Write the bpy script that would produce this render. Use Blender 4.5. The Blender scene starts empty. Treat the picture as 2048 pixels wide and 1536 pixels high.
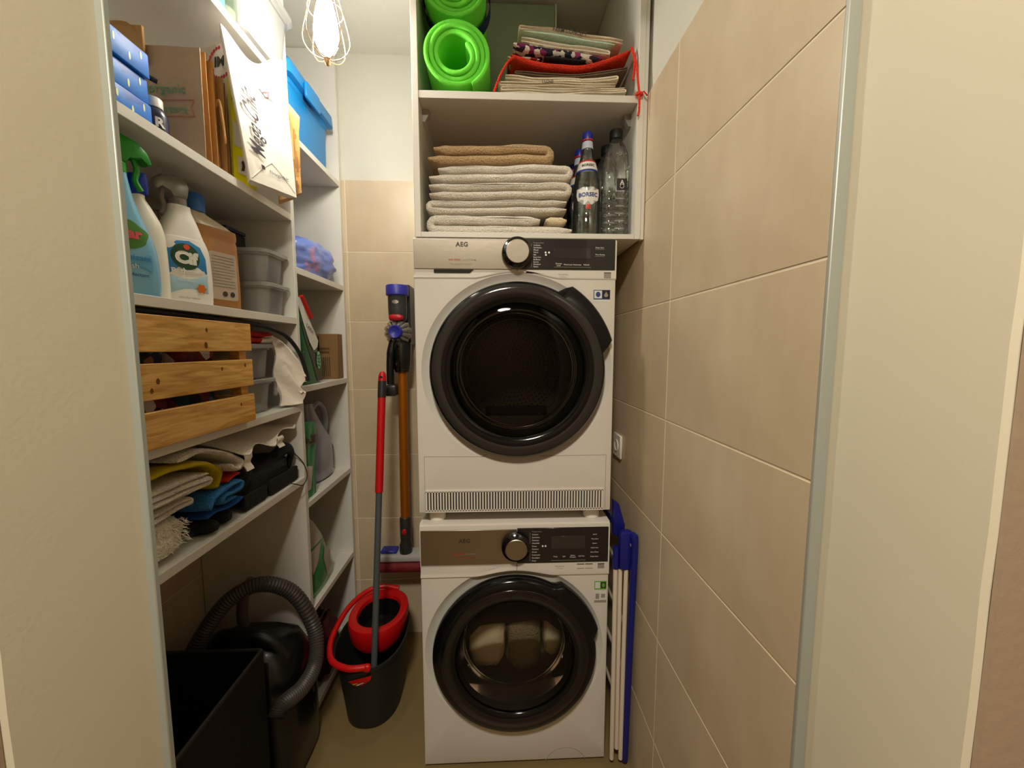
import bpy, bmesh, math, random
from mathutils import Vector, Matrix, noise
random.seed(7)
R = math.radians
PI = math.pi
scene = bpy.context.scene
COL = scene.collection

# ---------------------------------------------------------------- camera
cam_data = bpy.data.cameras.new('camera')
cam_data.sensor_fit = 'HORIZONTAL'
cam_data.sensor_width = 36.0
cam_data.lens = 769.0 / 2048.0 * 36.0
cam_data.clip_start = 0.02
cam = bpy.data.objects.new('camera', cam_data)
COL.objects.link(cam)
cam.location = (0.0, 0.0, 1.385)
cam.rotation_euler = (R(90 - 5.3), 0.0, R(-2.3))
scene.camera = cam

# ---------------------------------------------------------------- world, exposure
world = bpy.data.worlds.new('world')
scene.world = world
world.use_nodes = True
world.node_tree.nodes['Background'].inputs[0].default_value = (0.9, 0.85, 0.78, 1)
world.node_tree.nodes['Background'].inputs[1].default_value = 0.05
scene.view_settings.view_transform = 'Standard'
scene.view_settings.look = 'None'
scene.view_settings.gamma = 1.0
scene.view_settings.exposure = 0.0
scene.view_settings.use_curve_mapping = False
BULB_STRENGTH = 165.0      # the pendant bulb in the closet
scene.cycles.max_bounces = 8
scene.cycles.diffuse_bounces = 5
scene.cycles.glossy_bounces = 4
scene.cycles.transparent_max_bounces = 24
scene.cycles.caustics_reflective = False
scene.cycles.caustics_refractive = False
HALL_POWER = 43.0
BULB_COLOR = (1.0, 0.95, 0.83)
HALL_COLOR = (1.0, 0.92, 0.76)
hl = bpy.data.lights.new('hallway_fill_light', 'AREA')  # fill light for the closet, from an unseen lamp added in the hallway
hl.shape = 'DISK'
hl.size = 0.30
hl.energy = HALL_POWER
hl.color = HALL_COLOR
hlo = bpy.data.objects.new('hallway_fill_light', hl)
COL.objects.link(hlo)
hlo.location = (-0.15, -0.45, 2.565)

# ---------------------------------------------------------------- helpers
def lin(h):
    if isinstance(h, str):
        c = [int(h[i:i + 2], 16) / 255.0 for i in (0, 2, 4)]
    else:
        c = [v / 255.0 for v in h]
    return tuple((v / 12.92 if v <= 0.04045 else ((v + 0.055) / 1.055) ** 2.4) for v in c) + (1.0,)

class MB:
    def __init__(self):
        self.v = []; self.f = []; self.m = []; self.mi = 0
    def add(self, vs, fs):
        o = len(self.v)
        self.v += [tuple(p) for p in vs]
        self.f += [tuple(i + o for i in f) for f in fs]
        self.m += [self.mi] * len(fs)
        return self
    def bm(self, bm, M=None):
        bm.verts.index_update()
        vs = [(M @ x.co if M else x.co.copy()) for x in bm.verts]
        self.add(vs, [[q.index for q in f.verts] for f in bm.faces])
        bm.free()
        return self
    def box(self, x0, x1, y0, y1, z0, z1, bev=0.0, seg=1, M=None):
        bm = bmesh.new()
        bmesh.ops.create_cube(bm, size=1.0)
        for v in bm.verts:
            v.co = Vector(((x0 + x1) / 2 + v.co.x * (x1 - x0), (y0 + y1) / 2 + v.co.y * (y1 - y0), (z0 + z1) / 2 + v.co.z * (z1 - z0)))
        if bev > 0:
            bmesh.ops.bevel(bm, geom=list(bm.edges), offset=bev, segments=seg, profile=0.5, affect='EDGES')
        return self.bm(bm, M)
    def loft(self, secs, cap0=True, cap1=True, closed=True):
        n = len(secs[0]); vs = []; fs = []
        for s in secs: vs += list(s)
        for i in range(len(secs) - 1):
            for j in range(n if closed else n - 1):
                k = (j + 1) % n
                fs.append((i * n + j, i * n + k, (i + 1) * n + k, (i + 1) * n + j))
        if cap0: fs.append(tuple(reversed(range(n))))
        if cap1: fs.append(tuple((len(secs) - 1) * n + j for j in range(n)))
        return self.add(vs, fs)
    def lathe(self, prof, M=None, seg=32, cap0=True, cap1=True, a0=0.0, a1=2 * PI):
        M = M or Matrix()
        full = abs(a1 - a0) > 6.28
        n = seg if full else seg + 1
        secs = [[M @ Vector((r * math.cos(a0 + (a1 - a0) * j / seg), r * math.sin(a0 + (a1 - a0) * j / seg), z)) for j in range(n)] for r, z in prof]
        return self.loft(secs, cap0 and full, cap1 and full, full)
    def tube(self, pts, r, seg=8, cap=True, flat=1.0):
        pts = [Vector(p) for p in pts]; n = len(pts); secs = []; up = None
        for i, p in enumerate(pts):
            t = (pts[min(i + 1, n - 1)] - pts[max(i - 1, 0)]).normalized()
            if up is None:
                up = t.orthogonal().normalized()
            up = (up - t * up.dot(t))
            up = up.normalized() if up.length > 1e-6 else t.orthogonal().normalized()
            b = t.cross(up)
            rr = r[i] if isinstance(r, (list, tuple)) else r
            secs.append([p + (up * math.cos(2 * PI * j / seg) + b * math.sin(2 * PI * j / seg) * flat) * rr for j in range(seg)])
        return self.loft(secs, cap, cap)
    def prism(self, outline, fn, d0, d1):
        """outline: list of (a,b); fn(a,b,d)->point"""
        n = len(outline)
        vs = [fn(a, b, d0) for a, b in outline] + [fn(a, b, d1) for a, b in outline]
        fs = [tuple(range(n)), tuple(reversed(range(n, 2 * n)))]
        fs += [(j, n + j, n + (j + 1) % n, (j + 1) % n) for j in range(n)]
        return self.add(vs, fs)
    def sheet(self, fn, nu, nv, th=None):
        """fn(u,v)->point; with th a closed shell of that thickness along the normals"""
        P = [[Vector(fn(i / nu, j / nv)) for j in range(nv + 1)] for i in range(nu + 1)]
        idx = lambda i, j: i * (nv + 1) + j
        vs = [p for row in P for p in row]
        fs = [(idx(i, j), idx(i + 1, j), idx(i + 1, j + 1), idx(i, j + 1)) for i in range(nu) for j in range(nv)]
        if th is None:
            return self.add(vs, fs)
        N = []
        for i in range(nu + 1):
            for j in range(nv + 1):
                a = P[min(i + 1, nu)][j] - P[max(i - 1, 0)][j]
                b = P[i][min(j + 1, nv)] - P[i][max(j - 1, 0)]
                q = a.cross(b)
                N.append(q.normalized() if q.length > 1e-12 else Vector((0, 0, 1)))
        m = len(vs)
        vs2 = vs + [p - n_ * th for p, n_ in zip(vs, N)]
        fs2 = fs + [tuple(reversed([k + m for k in f])) for f in fs]
        for i in range(nu):
            fs2.append((idx(i + 1, 0), idx(i, 0), idx(i, 0) + m, idx(i + 1, 0) + m))
            fs2.append((idx(i, nv), idx(i + 1, nv), idx(i + 1, nv) + m, idx(i, nv) + m))
        for j in range(nv):
            fs2.append((idx(0, j), idx(0, j + 1), idx(0, j + 1) + m, idx(0, j) + m))
            fs2.append((idx(nu, j + 1), idx(nu, j), idx(nu, j) + m, idx(nu, j + 1) + m))
        return self.add(vs2, fs2)
    def lump(self, c, rad, seed=0, amp=0.15, freq=3.0, n=28, e=2.5, flat=None, fold=0.0):
        c = Vector(c); off = Vector((seed * 7.3, seed * 3.1, seed * 1.7)); vs = []; fs = []
        nu, nv = n, n // 2
        def sp(t): return math.copysign(abs(t) ** (2.0 / e), t)
        for j in range(nv + 1):
            ph = -PI / 2 + PI * j / nv
            for i in range(nu):
                th = 2 * PI * i / nu
                d = Vector((sp(math.cos(ph)) * sp(math.cos(th)), sp(math.cos(ph)) * sp(math.sin(th)), sp(math.sin(ph))))
                q = d * freq + off
                k = 1 + amp * noise.noise(q) + amp * 0.5 * noise.noise(q * 2.3)
                if fold:
                    k += fold * (abs(noise.noise(q * 1.7 + Vector((5, 5, 5)))) * 2 - 0.5)
                p = Vector((d.x * rad[0], d.y * rad[1], d.z * rad[2])) * k + c
                if flat is not None and p.z < flat: p.z = flat
                vs.append(p)
        for j in range(nv):
            for i in range(nu):
                k = (i + 1) % nu
                fs.append((j * nu + i, j * nu + k, (j + 1) * nu + k, (j + 1) * nu + i))
        return self.add(vs, fs)

def mesh_obj(name, mb, mat, parent=None, smooth=True, ang=38):
    me = bpy.data.meshes.new(name)
    me.from_pydata([tuple(p) for p in mb.v], [], mb.f)
    mats = mat if isinstance(mat, (list, tuple)) else [mat]
    for m in mats: me.materials.append(m)
    if len(mats) > 1:
        me.polygons.foreach_set('material_index', mb.m)
    bm = bmesh.new(); bm.from_mesh(me)
    bmesh.ops.recalc_face_normals(bm, faces=bm.faces)
    bm.to_mesh(me); bm.free()
    if smooth:
        me.shade_smooth()
        me.set_sharp_from_angle(angle=R(ang))
    me.update()
    o = bpy.data.objects.new(name, me)
    COL.objects.link(o)
    if parent is not None: o.parent = parent
    return o

def tag(o, label=None, cat=None, group=None, kind=None):
    if label: o['label'] = label
    if cat: o['category'] = cat
    if group: o['group'] = group
    if kind: o['kind'] = kind
    return o

def thing(name, label, cat, loc=(0, 0, 0), rz=0.0, group=None, rot=None):
    o = bpy.data.objects.new(name, None)
    o.empty_display_size = 0.05
    COL.objects.link(o)
    o.location = loc
    o.rotation_euler = rot if rot else (0, 0, rz)
    return tag(o, label, cat, group)

def root_of(o):
    while o.parent: o = o.parent
    return o

def part(root, name, mb, mat, world=True, label=None, kind=None, smooth=True, ang=38):
    """world: the mesh was laid out in room coordinates; the thing's own origin is taken off"""
    if world:
        L = Vector(root_of(root).location)
        mb.v = [tuple(Vector(p) - L) for p in mb.v]
    o = mesh_obj(name, mb, mat, root, smooth, ang)
    if label: o['label'] = label
    if kind: o['kind'] = kind
    return o

def single(name, label, cat, mb, mat, loc, group=None, smooth=True, ang=38, kind=None):
    L = Vector(loc)
    mb.v = [tuple(Vector(p) - L) for p in mb.v]
    o = mesh_obj(name, mb, mat, None, smooth, ang)
    o.location = loc
    return tag(o, label, cat, group, kind)

def struct(name, mb, mat, parent=None, smooth=False):
    o = mesh_obj(name, mb, mat, parent, smooth)
    if parent is None: o['kind'] = 'structure'
    return o

def text_mb(s, size, bold=0.0, align='CENTER', shear=0.0, space=1.0):
    cu = bpy.data.curves.new('t', 'FONT')
    cu.body = s; cu.size = size; cu.align_x = align; cu.align_y = 'CENTER'
    cu.offset = bold; cu.shear = shear; cu.space_character = space
    cu.resolution_u = 3
    ob = bpy.data.objects.new('t', cu)
    me = bpy.data.meshes.new_from_object(ob)
    mb = MB()
    mb.add([v.co.copy() for v in me.vertices], [tuple(p.vertices) for p in me.polygons])
    bpy.data.objects.remove(ob); bpy.data.curves.remove(cu); bpy.data.meshes.remove(me)
    return mb

def map_mb(mb, fn):
    mb.v = [tuple(fn(Vector(p))) for p in mb.v]
    return mb

def frame_fn(o, xd, yd):
    o = Vector(o); xd = Vector(xd).normalized(); yd = Vector(yd); yd = (yd - xd * yd.dot(xd)).normalized()
    zd = xd.cross(yd)
    return lambda p: o + xd * p[0] + yd * p[1] + zd * p[2]

def grid_poly(outline, step):
    """fill a 2D outline (star-shaped about its centre) with a ring mesh so that it can be bent"""
    cx = sum(p[0] for p in outline) / len(outline); cy = sum(p[1] for p in outline) / len(outline)
    n = len(outline); k = max(2, step); vs = [(cx, cy, 0)]; fs = []
    for r in range(1, k + 1):
        for a, b in outline: vs.append((cx + (a - cx) * r / k, cy + (b - cy) * r / k, 0))
    for j in range(n): fs.append((0, 1 + j, 1 + (j + 1) % n))
    for r in range(k - 1):
        for j in range(n):
            a = 1 + r * n; b = 1 + (r + 1) * n
            fs.append((a + j, b + j, b + (j + 1) % n, a + (j + 1) % n))
    mb = MB(); mb.add(vs, fs); return mb

def ellipse(cx, cy, rx, ry, n=28, a=0.0):
    return [(cx + rx * math.cos(2 * PI * i / n + a), cy + ry * math.sin(2 * PI * i / n + a)) for i in range(n)]

def rrect(x0, x1, y0, y1, r, k=4):
    pts = []
    for cx, cy, s in ((x1 - r, y1 - r, 0), (x0 + r, y1 - r, 1), (x0 + r, y0 + r, 2), (x1 - r, y0 + r, 3)):
        for i in range(k + 1):
            a = PI / 2 * (s + i / k)
            pts.append((cx + r * math.cos(a), cy + r * math.sin(a)))
    return pts

def catmull(pts, k=8):
    P = [Vector(p) for p in pts]; out = []
    for i in range(len(P) - 1):
        p0 = P[max(i - 1, 0)]; p1 = P[i]; p2 = P[i + 1]; p3 = P[min(i + 2, len(P) - 1)]
        for j in range(k):
            t = j / k
            out.append(0.5 * ((2 * p1) + (p2 - p0) * t + (2 * p0 - 5 * p1 + 4 * p2 - p3) * t * t + (3 * p1 - p0 - 3 * p2 + p3) * t ** 3))
    out.append(P[-1])
    return out

def nz(x, y, z=0.0): return noise.noise(Vector((x, y, z)))

# ---------------------------------------------------------------- materials
MATS = {}
def mat(name, color, rough=0.5, metal=0.0, bump=None, vary=None, spec=0.5, coat=0.0, sheen=0.0, trans=0.0, ior=1.45, emit=None, alpha=None, aniso=0.0, sss=0.0):
    """bump=(scale, strength[, detail]); vary=(scale, colour2, factor[, stretch])"""
    if name in MATS: return MATS[name]
    m = bpy.data.materials.new(name); m.use_nodes = True
    nt = m.node_tree; b = nt.nodes['Principled BSDF']
    c = lin(color)
    b.inputs['Base Color'].default_value = c
    b.inputs['Roughness'].default_value = rough
    b.inputs['Metallic'].default_value = metal
    b.inputs['Specular IOR Level'].default_value = spec
    b.inputs['Coat Weight'].default_value = coat
    b.inputs['Sheen Weight'].default_value = sheen
    b.inputs['Transmission Weight'].default_value = trans
    b.inputs['IOR'].default_value = ior
    b.inputs['Anisotropic'].default_value = aniso
    if sss:
        b.inputs['Subsurface Weight'].default_value = sss
        b.inputs['Subsurface Radius'].default_value = (0.01, 0.008, 0.006)
    if alpha is not None: b.inputs['Alpha'].default_value = alpha
    if emit:
        b.inputs['Emission Color'].default_value = lin(emit[0]) if isinstance(emit[0], str) else tuple(emit[0]) + (1,)
        b.inputs['Emission Strength'].default_value = emit[1]
    tc = None
    if bump or vary:
        tc = nt.nodes.new('ShaderNodeTexCoord')
    if vary:
        mp = nt.nodes.new('ShaderNodeMapping')
        st = vary[3] if len(vary) > 3 else (1, 1, 1)
        mp.inputs['Scale'].default_value = st
        nt.links.new(tc.outputs['Object'], mp.inputs['Vector'])
        n = nt.nodes.new('ShaderNodeTexNoise'); n.inputs['Scale'].default_value = vary[0]; n.inputs['Detail'].default_value = 6
        n.inputs['Roughness'].default_value = 0.6
        nt.links.new(mp.outputs[0], n.inputs['Vector'])
        rp = nt.nodes.new('ShaderNodeValToRGB')
        rp.color_ramp.elements[0].position = 0.5 - 0.5 * vary[2]; rp.color_ramp.elements[1].position = 0.5 + 0.5 * vary[2]
        rp.color_ramp.elements[0].color = c; rp.color_ramp.elements[1].color = lin(vary[1])
        nt.links.new(n.outputs[0], rp.inputs[0]); nt.links.new(rp.outputs[0], b.inputs['Base Color'])
    if bump:
        n2 = nt.nodes.new('ShaderNodeTexNoise'); n2.inputs['Scale'].default_value = bump[0]
        n2.inputs['Detail'].default_value = bump[2] if len(bump) > 2 else 3
        bp = nt.nodes.new('ShaderNodeBump'); bp.inputs['Strength'].default_value = bump[1]; bp.inputs['Distance'].default_value = 0.01
        nt.links.new(tc.outputs['Object'], n2.inputs['Vector']); nt.links.new(n2.outputs[0], bp.inputs['Height'])
        nt.links.new(bp.outputs[0], b.inputs['Normal'])
    MATS[name] = m
    return m

def clear_mat(name, tint, gloss=0.12, rough=0.05, body=0.0, body_col='ffffff'):
    """thin clear plastic or glass: tinted see-through with a fresnel gloss and optionally some milky body"""
    if name in MATS: return MATS[name]
    m = bpy.data.materials.new(name); m.use_nodes = True
    nt = m.node_tree; nt.nodes.remove(nt.nodes['Principled BSDF'])
    out = nt.nodes['Material Output']
    tr = nt.nodes.new('ShaderNodeBsdfTransparent'); tr.inputs[0].default_value = lin(tint)
    gl = nt.nodes.new('ShaderNodeBsdfGlossy'); gl.inputs['Roughness'].default_value = rough
    lw = nt.nodes.new('ShaderNodeFresnel'); lw.inputs[0].default_value = 1.45
    ad = nt.nodes.new('ShaderNodeMath'); ad.operation = 'MULTIPLY_ADD'; ad.inputs[1].default_value = 1.0; ad.inputs[2].default_value = gloss; ad.use_clamp = True
    nt.links.new(lw.outputs[0], ad.inputs[0])
    mx = nt.nodes.new('ShaderNodeMixShader')
    nt.links.new(ad.outputs[0], mx.inputs[0]); nt.links.new(gl.outputs[0], mx.inputs[2])
    if body > 0:
        df = nt.nodes.new('ShaderNodeBsdfTranslucent'); df.inputs[0].default_value = lin(body_col)
        d2 = nt.nodes.new('ShaderNodeBsdfDiffuse'); d2.inputs[0].default_value = lin(body_col)
        m0 = nt.nodes.new('ShaderNodeMixShader'); m0.inputs[0].default_value = 0.5
        nt.links.new(df.outputs[0], m0.inputs[1]); nt.links.new(d2.outputs[0], m0.inputs[2])
        m1 = nt.nodes.new('ShaderNodeMixShader'); m1.inputs[0].default_value = body
        nt.links.new(tr.outputs[0], m1.inputs[1]); nt.links.new(m0.outputs[0], m1.inputs[2])
        nt.links.new(m1.outputs[0], mx.inputs[1])
    else:
        nt.links.new(tr.outputs[0], mx.inputs[1])
    nt.links.new(mx.outputs[0], out.inputs[0])
    MATS[name] = m
    return m

def patch_mat(name, cols, scale=9.0, rough=0.85, bump=(160, 0.4)):
    """printed cloth: cells of several colours"""
    if name in MATS: return MATS[name]
    m = mat(name, cols[0], rough, bump=bump)
    nt = m.node_tree; b = nt.nodes['Principled BSDF']
    tc = nt.nodes.new('ShaderNodeTexCoord')
    vo = nt.nodes.new('ShaderNodeTexVoronoi'); vo.inputs['Scale'].default_value = scale
    sep = nt.nodes.new('ShaderNodeSeparateColor')
    rp = nt.nodes.new('ShaderNodeValToRGB'); rp.color_ramp.interpolation = 'CONSTANT'
    while len(rp.color_ramp.elements) < len(cols): rp.color_ramp.elements.new(0.5)
    for i, c in enumerate(cols):
        rp.color_ramp.elements[i].position = i / len(cols); rp.color_ramp.elements[i].color = lin(c)
    nt.links.new(tc.outputs['Object'], vo.inputs['Vector']); nt.links.new(vo.outputs['Color'], sep.inputs[0])
    nt.links.new(sep.outputs[0], rp.inputs[0]); nt.links.new(rp.outputs[0], b.inputs['Base Color'])
    return m

M_white_lam = mat('white_laminate', 'd6d3cb', 0.42, bump=(220, 0.03))
M_paint = mat('white_wall_paint', 'cdcabe', 0.8, bump=(90, 0.12))
M_ceiling = mat('ceiling_paint', 'd9d5c9', 0.85, bump=(70, 0.1))
M_hallpaint = mat('hallway_paint', 'a8927a', 0.85, bump=(80, 0.06))
M_reveal = mat('doorway_plaster', 'd2cbb4', 0.8, bump=(160, 0.02))
M_tile = mat('beige_stone_tile', 'b39f80', 0.38, bump=(30, 0.05), vary=(3.6, 'd2c1a6', 0.50, (1, 1, 0.55)))
M_grout = mat('tile_grout', 'ddd0b6', 0.9)
M_floor = mat('floor_tile', '84724c', 0.45, vary=(4, '786642', 0.6))
M_hallfloor = mat('hallway_floor', '8d7658', 0.5)
M_alu = mat('grey_edge_profile', 'a3a79f', 0.42, metal=0.25)
M_white_enamel = mat('white_enamel', 'd4d0c8', 0.28, coat=0.2)
M_white_plastic = mat('white_plastic', 'e4e1d8', 0.35)
M_black_gloss = mat('black_gloss_plastic', '0c0c0d', 0.12, coat=0.4)
M_black = mat('black_plastic', '101010', 0.4)
M_dark = mat('dark_grey_plastic', '2b2b2c', 0.35)
M_steel = mat('brushed_steel', 'aaa396', 0.38, metal=1.0, aniso=0.6, bump=(60, 0.01))
M_chrome = mat('chrome', 'd8d8d6', 0.15, metal=1.0)
M_text_dark = mat('dark_print', '3a352e', 0.5)
M_text_white = mat('white_print', 'e8e6e0', 0.5)
M_text_grey = mat('grey_print', '8f8a80', 0.5)
M_text_red = mat('red_print', 'b0402e', 0.5)
# ---------------------------------------------------------------- the room
XR, XL, YB, ZC = 0.44, -1.05, 1.78, 2.635
YF0, YF1 = 0.325, 0.505          # the wall with the doorway
TT = 2.118                       # top of the tiling
struct('floor', MB().box(XL - 0.12, 0.60, YF0, YB + 0.12, -0.10, 0.0), M_floor)
struct('ceiling', MB().box(XL - 0.12, 0.60, YF1, YB + 0.12, ZC, ZC + 0.1), M_ceiling)
wr = struct('wall_right', MB().box(XR + 0.008, XR + 0.16, YF1, YB + 0.12, 0, ZC), M_paint)
wb = struct('wall_back', MB().box(XL - 0.12, XR + 0.008, YB + 0.008, YB + 0.12, 0, ZC), M_paint)
wl = struct('wall_left', MB().box(XL - 0.12, XL - 0.008, YF1, YB + 0.008, 0, ZC), M_paint)
# grout beds behind the tiles
part(wr, 'grout', MB().box(XR + 0.0012, XR + 0.008, YF1 + 0.002, YB, 0, TT - 0.001), M_grout, world=False)
part(wb, 'grout', MB().box(XL, XR, YB + 0.0012, YB + 0.008, 0, TT - 0.001), M_grout, world=False)
part(wl, 'grout', MB().box(XL - 0.008, XL - 0.0012, YF1, YB, 0, TT - 0.001), M_grout, world=False)
TH, TW, G = 0.3065, 0.60, 0.003
rows = []
z = TT
while z > 0.02:
    z0 = max(0.0, z - TH); rows.append((z0 + (G / 2 if z0 > 0 else 0), z - G / 2)); z -= TH
TILE_MESH = {}
def tile(parent, axis, a0, a1, z0, z1, plane, sgn, mt):
    w = round(a1 - a0, 4); h = round(z1 - z0, 4)
    key = (axis, w, h, sgn)
    if key not in TILE_MESH:
        d = 0.006
        if axis == 'Y':   # tile plane faces -+X, runs along Y
            mb = MB().box(min(0, d * sgn), max(0, d * sgn), 0, w, 0, h, 0.0012)
        else:
            mb = MB().box(0, w, min(0, d * sgn), max(0, d * sgn), 0, h, 0.0012)
        o = mesh_obj('tile', mb, mt, parent, True, 30); TILE_MESH[key] = o.data
    else:
        o = bpy.data.objects.new('tile', TILE_MESH[key]); COL.objects.link(o); o.parent = parent
    o.location = (plane, a0, z0) if axis == 'Y' else (a0, plane, z0)
for (z0, z1) in rows:
    cuts = [YF1, 0.973, 1.573, YB]
    for a, b in zip(cuts[:-1], cuts[1:]):
        tile(wr, 'Y', a + G / 2, b - G / 2, z0, z1, XR, 1, M_tile)
    cuts = [XL, -0.66, -0.06, XR]
    for a, b in zip(cuts[:-1], cuts[1:]):
        tile(wb, 'X', a + G / 2, b - G / 2, z0, z1, YB, 1, M_tile)
    cuts = [YF1, 1.10, 1.70, YB]
    for a, b in zip(cuts[:-1], cuts[1:]):
        tile(wl, 'Y', a + G / 2, b - G / 2, z0, z1, XL, -1, M_tile)

# the wall with the doorway: two plastered reveals, a lintel, the hallway faces
OL, OR_, OH = -0.462, 0.457, 2.44
def wobble_box(x0, x1, y0, y1, z0, z1, amp, seed):
    mb = MB(); n = 46; secs = []
    for i in range(n + 1):
        z = z0 + (z1 - z0) * i / n
        d = amp * nz(z * 6, seed) + amp * 0.5 * nz(z * 17, seed + 3)
        e = amp * nz(z * 5, seed + 9)
        if x0 < 0:   # right face is the reveal
            secs.append([(x0, y0, z), (x1 + e - 0.004, y0 + d, z), (x1 + e, y0 + 0.004 + d, z), (x1 + d * .4, y1, z), (x0, y1, z)])
        else:
            secs.append([(x0 + e + 0.004, y0 + d, z), (x1, y0, z), (x1, y1, z), (x0 + d * .4, y1, z), (x0 + e, y0 + 0.004 + d, z)])
    return mb.loft(secs)
wf1 = struct('wall_front_left', wobble_box(-1.6, OL, 0.348, YF1, 0, 2.66, 0.0018, 1.3), M_reveal, smooth=True)
wf2 = struct('wall_front_right', wobble_box(OR_, 1.6, 0.322, YF1, 0, 2.66, 0.0018, 5.1), M_reveal, smooth=True)
struct('wall_front_lintel', MB().box(OL, OR_, YF0, YF1, OH, 2.66), M_reveal)
struct('wall_hallway_left', MB().box(-1.6, OL - 0.003, 0.3415, 0.3470, 0, 2.60), M_hallpaint)
struct('wall_hallway_right', MB().box(OR_ + 0.004, 1.6, 0.3155, 0.3210, 0, 2.60), M_hallpaint)
# metal edge profiles where the reveals meet the closet
struct('trim_1', MB().box(OL - 0.004, OL + 0.009, YF1 - 0.004, YF1 + 0.004, 0, OH, 0.0012), M_alu, smooth=True)
struct('trim_2', MB().box(OR_ - 0.018, OR_ - 0.0005, YF1 - 0.004, YF1 + 0.002, 0, OH, 0.0012), M_alu, smooth=True)
# hallway shell behind the camera
struct('floor_hallway', MB().box(-1.6, 1.6, -1.5, YF0, -0.1, -0.0002), M_hallfloor)
struct('ceiling_hallway', MB().box(-1.6, 1.6, -1.5, YF0, 2.60, 2.7), M_ceiling)
struct('wall_hallway_back', MB().box(-1.6, 1.6, -1.6, -1.5, 0, 2.60), M_hallpaint)
struct('wall_hallway_end_left', MB().box(-1.7, -1.6, -1.5, YF1, 0, 2.60), M_hallpaint)
struct('wall_hallway_end_right', MB().box(1.6, 1.7, -1.5, YF1, 0, 2.60), M_hallpaint)
hlt = thing('hall_fill_lamp', 'unseen flat round lamp added in the hallway for fill light', 'lamp', (-0.15, -0.45, 2.60))  # added fixture around the fill light, out of view behind the camera
part(hlt, 'housing', MB().lathe([(0.19, 0), (0.19, -0.03), (0.175, -0.04), (0.165, -0.04), (0.165, -0.015), (0.01, -0.015)], seg=40, cap0=True, cap1=True), M_white_plastic, world=False)

# socket low on the right wall behind the machines
sk = thing('wall_socket', 'white wall socket on the tiled wall beside the dryer', 'socket', (XR, 1.345, 1.037))
part(sk, 'cover_plate', MB().box(-0.009, -0.0005, -0.042, 0.042, -0.042, 0.042, 0.003), M_white_plastic, world=False)
part(sk, 'socket_well', MB().lathe([(0.021, 0), (0.021, 0.0025), (0.018, 0.0025), (0.017, 0.0008), (0.001, 0.0008)], Matrix.Translation((-0.0090, 0, 0)) @ Matrix.Rotation(R(-90), 4, 'Y'), seg=24), M_white_plastic, world=False)

# ---------------------------------------------------------------- shelving
SX = -0.675; T = 0.018
def shelf_board(root, y0, y1, ztop, th=0.022, x1=SX, name='shelf'):
    return part(root, name, MB().box(XL + 0.012, x1, y0, y1, ztop - th, ztop, 0.0012), M_white_lam)
L0, L1, L2, L3, L4 = 2.232, 1.826, 1.488, 1.19, 0.934
su = thing('shelving_unit', 'wide white shelving unit with wooden crate and spray bottles', 'shelving', (-0.86, 0.97, 0))
YD0, YD1 = 1.343, 1.361
part(su, 'side_panel', MB().box(XL + 0.002, SX, YD0, YD1, 0.0, ZC - 0.002, 0.001), M_white_lam)
part(su, 'side_panel', MB().box(XL + 0.002, SX, 0.512, 0.530, 0.0, ZC - 0.002, 0.001), M_white_lam)
for zz in (L0, L1, L2, L3, L4): shelf_board(su, 0.530, YD0, zz)
part(su, 'back_panel', MB().box(XL + 0.002, XL + 0.012, 0.530, YD0, L4 - 0.022, ZC - 0.002), M_white_lam)
A, B, C_, D, E_ = 2.10, 1.66, 1.252, 0.836, 0.434
su2 = thing('shelving_unit', 'narrow white shelving unit in the back corner with blue lidded box', 'shelving', (-0.86, 1.57, 0))
part(su2, 'side_panel', MB().box(XL + 0.002, SX, YB - 0.021, YB - 0.003, 0.0, ZC - 0.002, 0.001), M_white_lam)
for zz in (A, B, C_, D, E_): shelf_board(su2, YD1, YB - 0.021, zz)
shelf_board(su2, YD1, YB - 0.021, 0.055)
part(su2, 'plinth', MB().box(SX - 0.03, SX - 0.015, YD1, YB - 0.021, 0.0, 0.033), M_white_lam)
part(su2, 'back_panel', MB().box(XL + 0.002, XL + 0.012, YD1, YB - 0.021, 0.033, ZC - 0.002), M_white_lam)

# wall cabinet over the machines
CX0, CX1, CY = -0.235, 0.427, 1.16
CZ0, CS = 1.722, 2.108
wc = thing('wall_cabinet', 'open white wall cabinet above the stacked dryer', 'cabinet', ((CX0 + CX1) / 2, 1.4, CZ0))
part(wc, 'side_panel', MB().box(CX0, CX0 + T, CY, YB - 0.002, CZ0 - 0.0145, ZC - 0.003, 0.001), M_white_lam)
part(wc, 'side_panel', MB().box(CX1 - T, CX1, CY, YB - 0.002, CZ0 - 0.0145, ZC - 0.003, 0.001), M_white_lam)
part(wc, 'bottom_panel', MB().box(CX0 + T, CX1 - T, CY, YB - 0.002, CZ0 - 0.0145, CZ0, 0.001), M_white_lam)
part(wc, 'shelf', MB().box(CX0 + T, CX1 - T, CY + 0.001, YB - 0.012, CS - 0.020, CS, 0.001), M_white_lam)
part(wc, 'back_panel', MB().box(CX0 + T, CX1 - T, YB - 0.012, YB - 0.004, CZ0, ZC - 0.003), M_white_lam)
part(wc, 'filler_strip', MB().box(CX1 + 0.001, XR - 0.001, CY + 0.004, CY + 0.022, CZ0 - 0.0145, ZC - 0.003, 0.001), M_white_lam)
M_clip = clear_mat('clear_clip', 'f0efe8', 0.1, 0.2, 0.5, 'f2efe6')
for s in (0, 1):
    for yy in (1.215, 1.62):
        x = CX0 + T if s == 0 else CX1 - T
        d = 1 if s == 0 else -1
        out = [(0, 0), (0.020, 0), (0.020, -0.012), (0.008, -0.034), (0, -0.034)]
        part(wc, 'shelf_support', MB().prism(out, lambda a, b, dd: (x + d * a, yy + dd, CS - 0.0205 + b), 0, 0.022), M_clip, label='translucent plastic shelf support')
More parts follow.
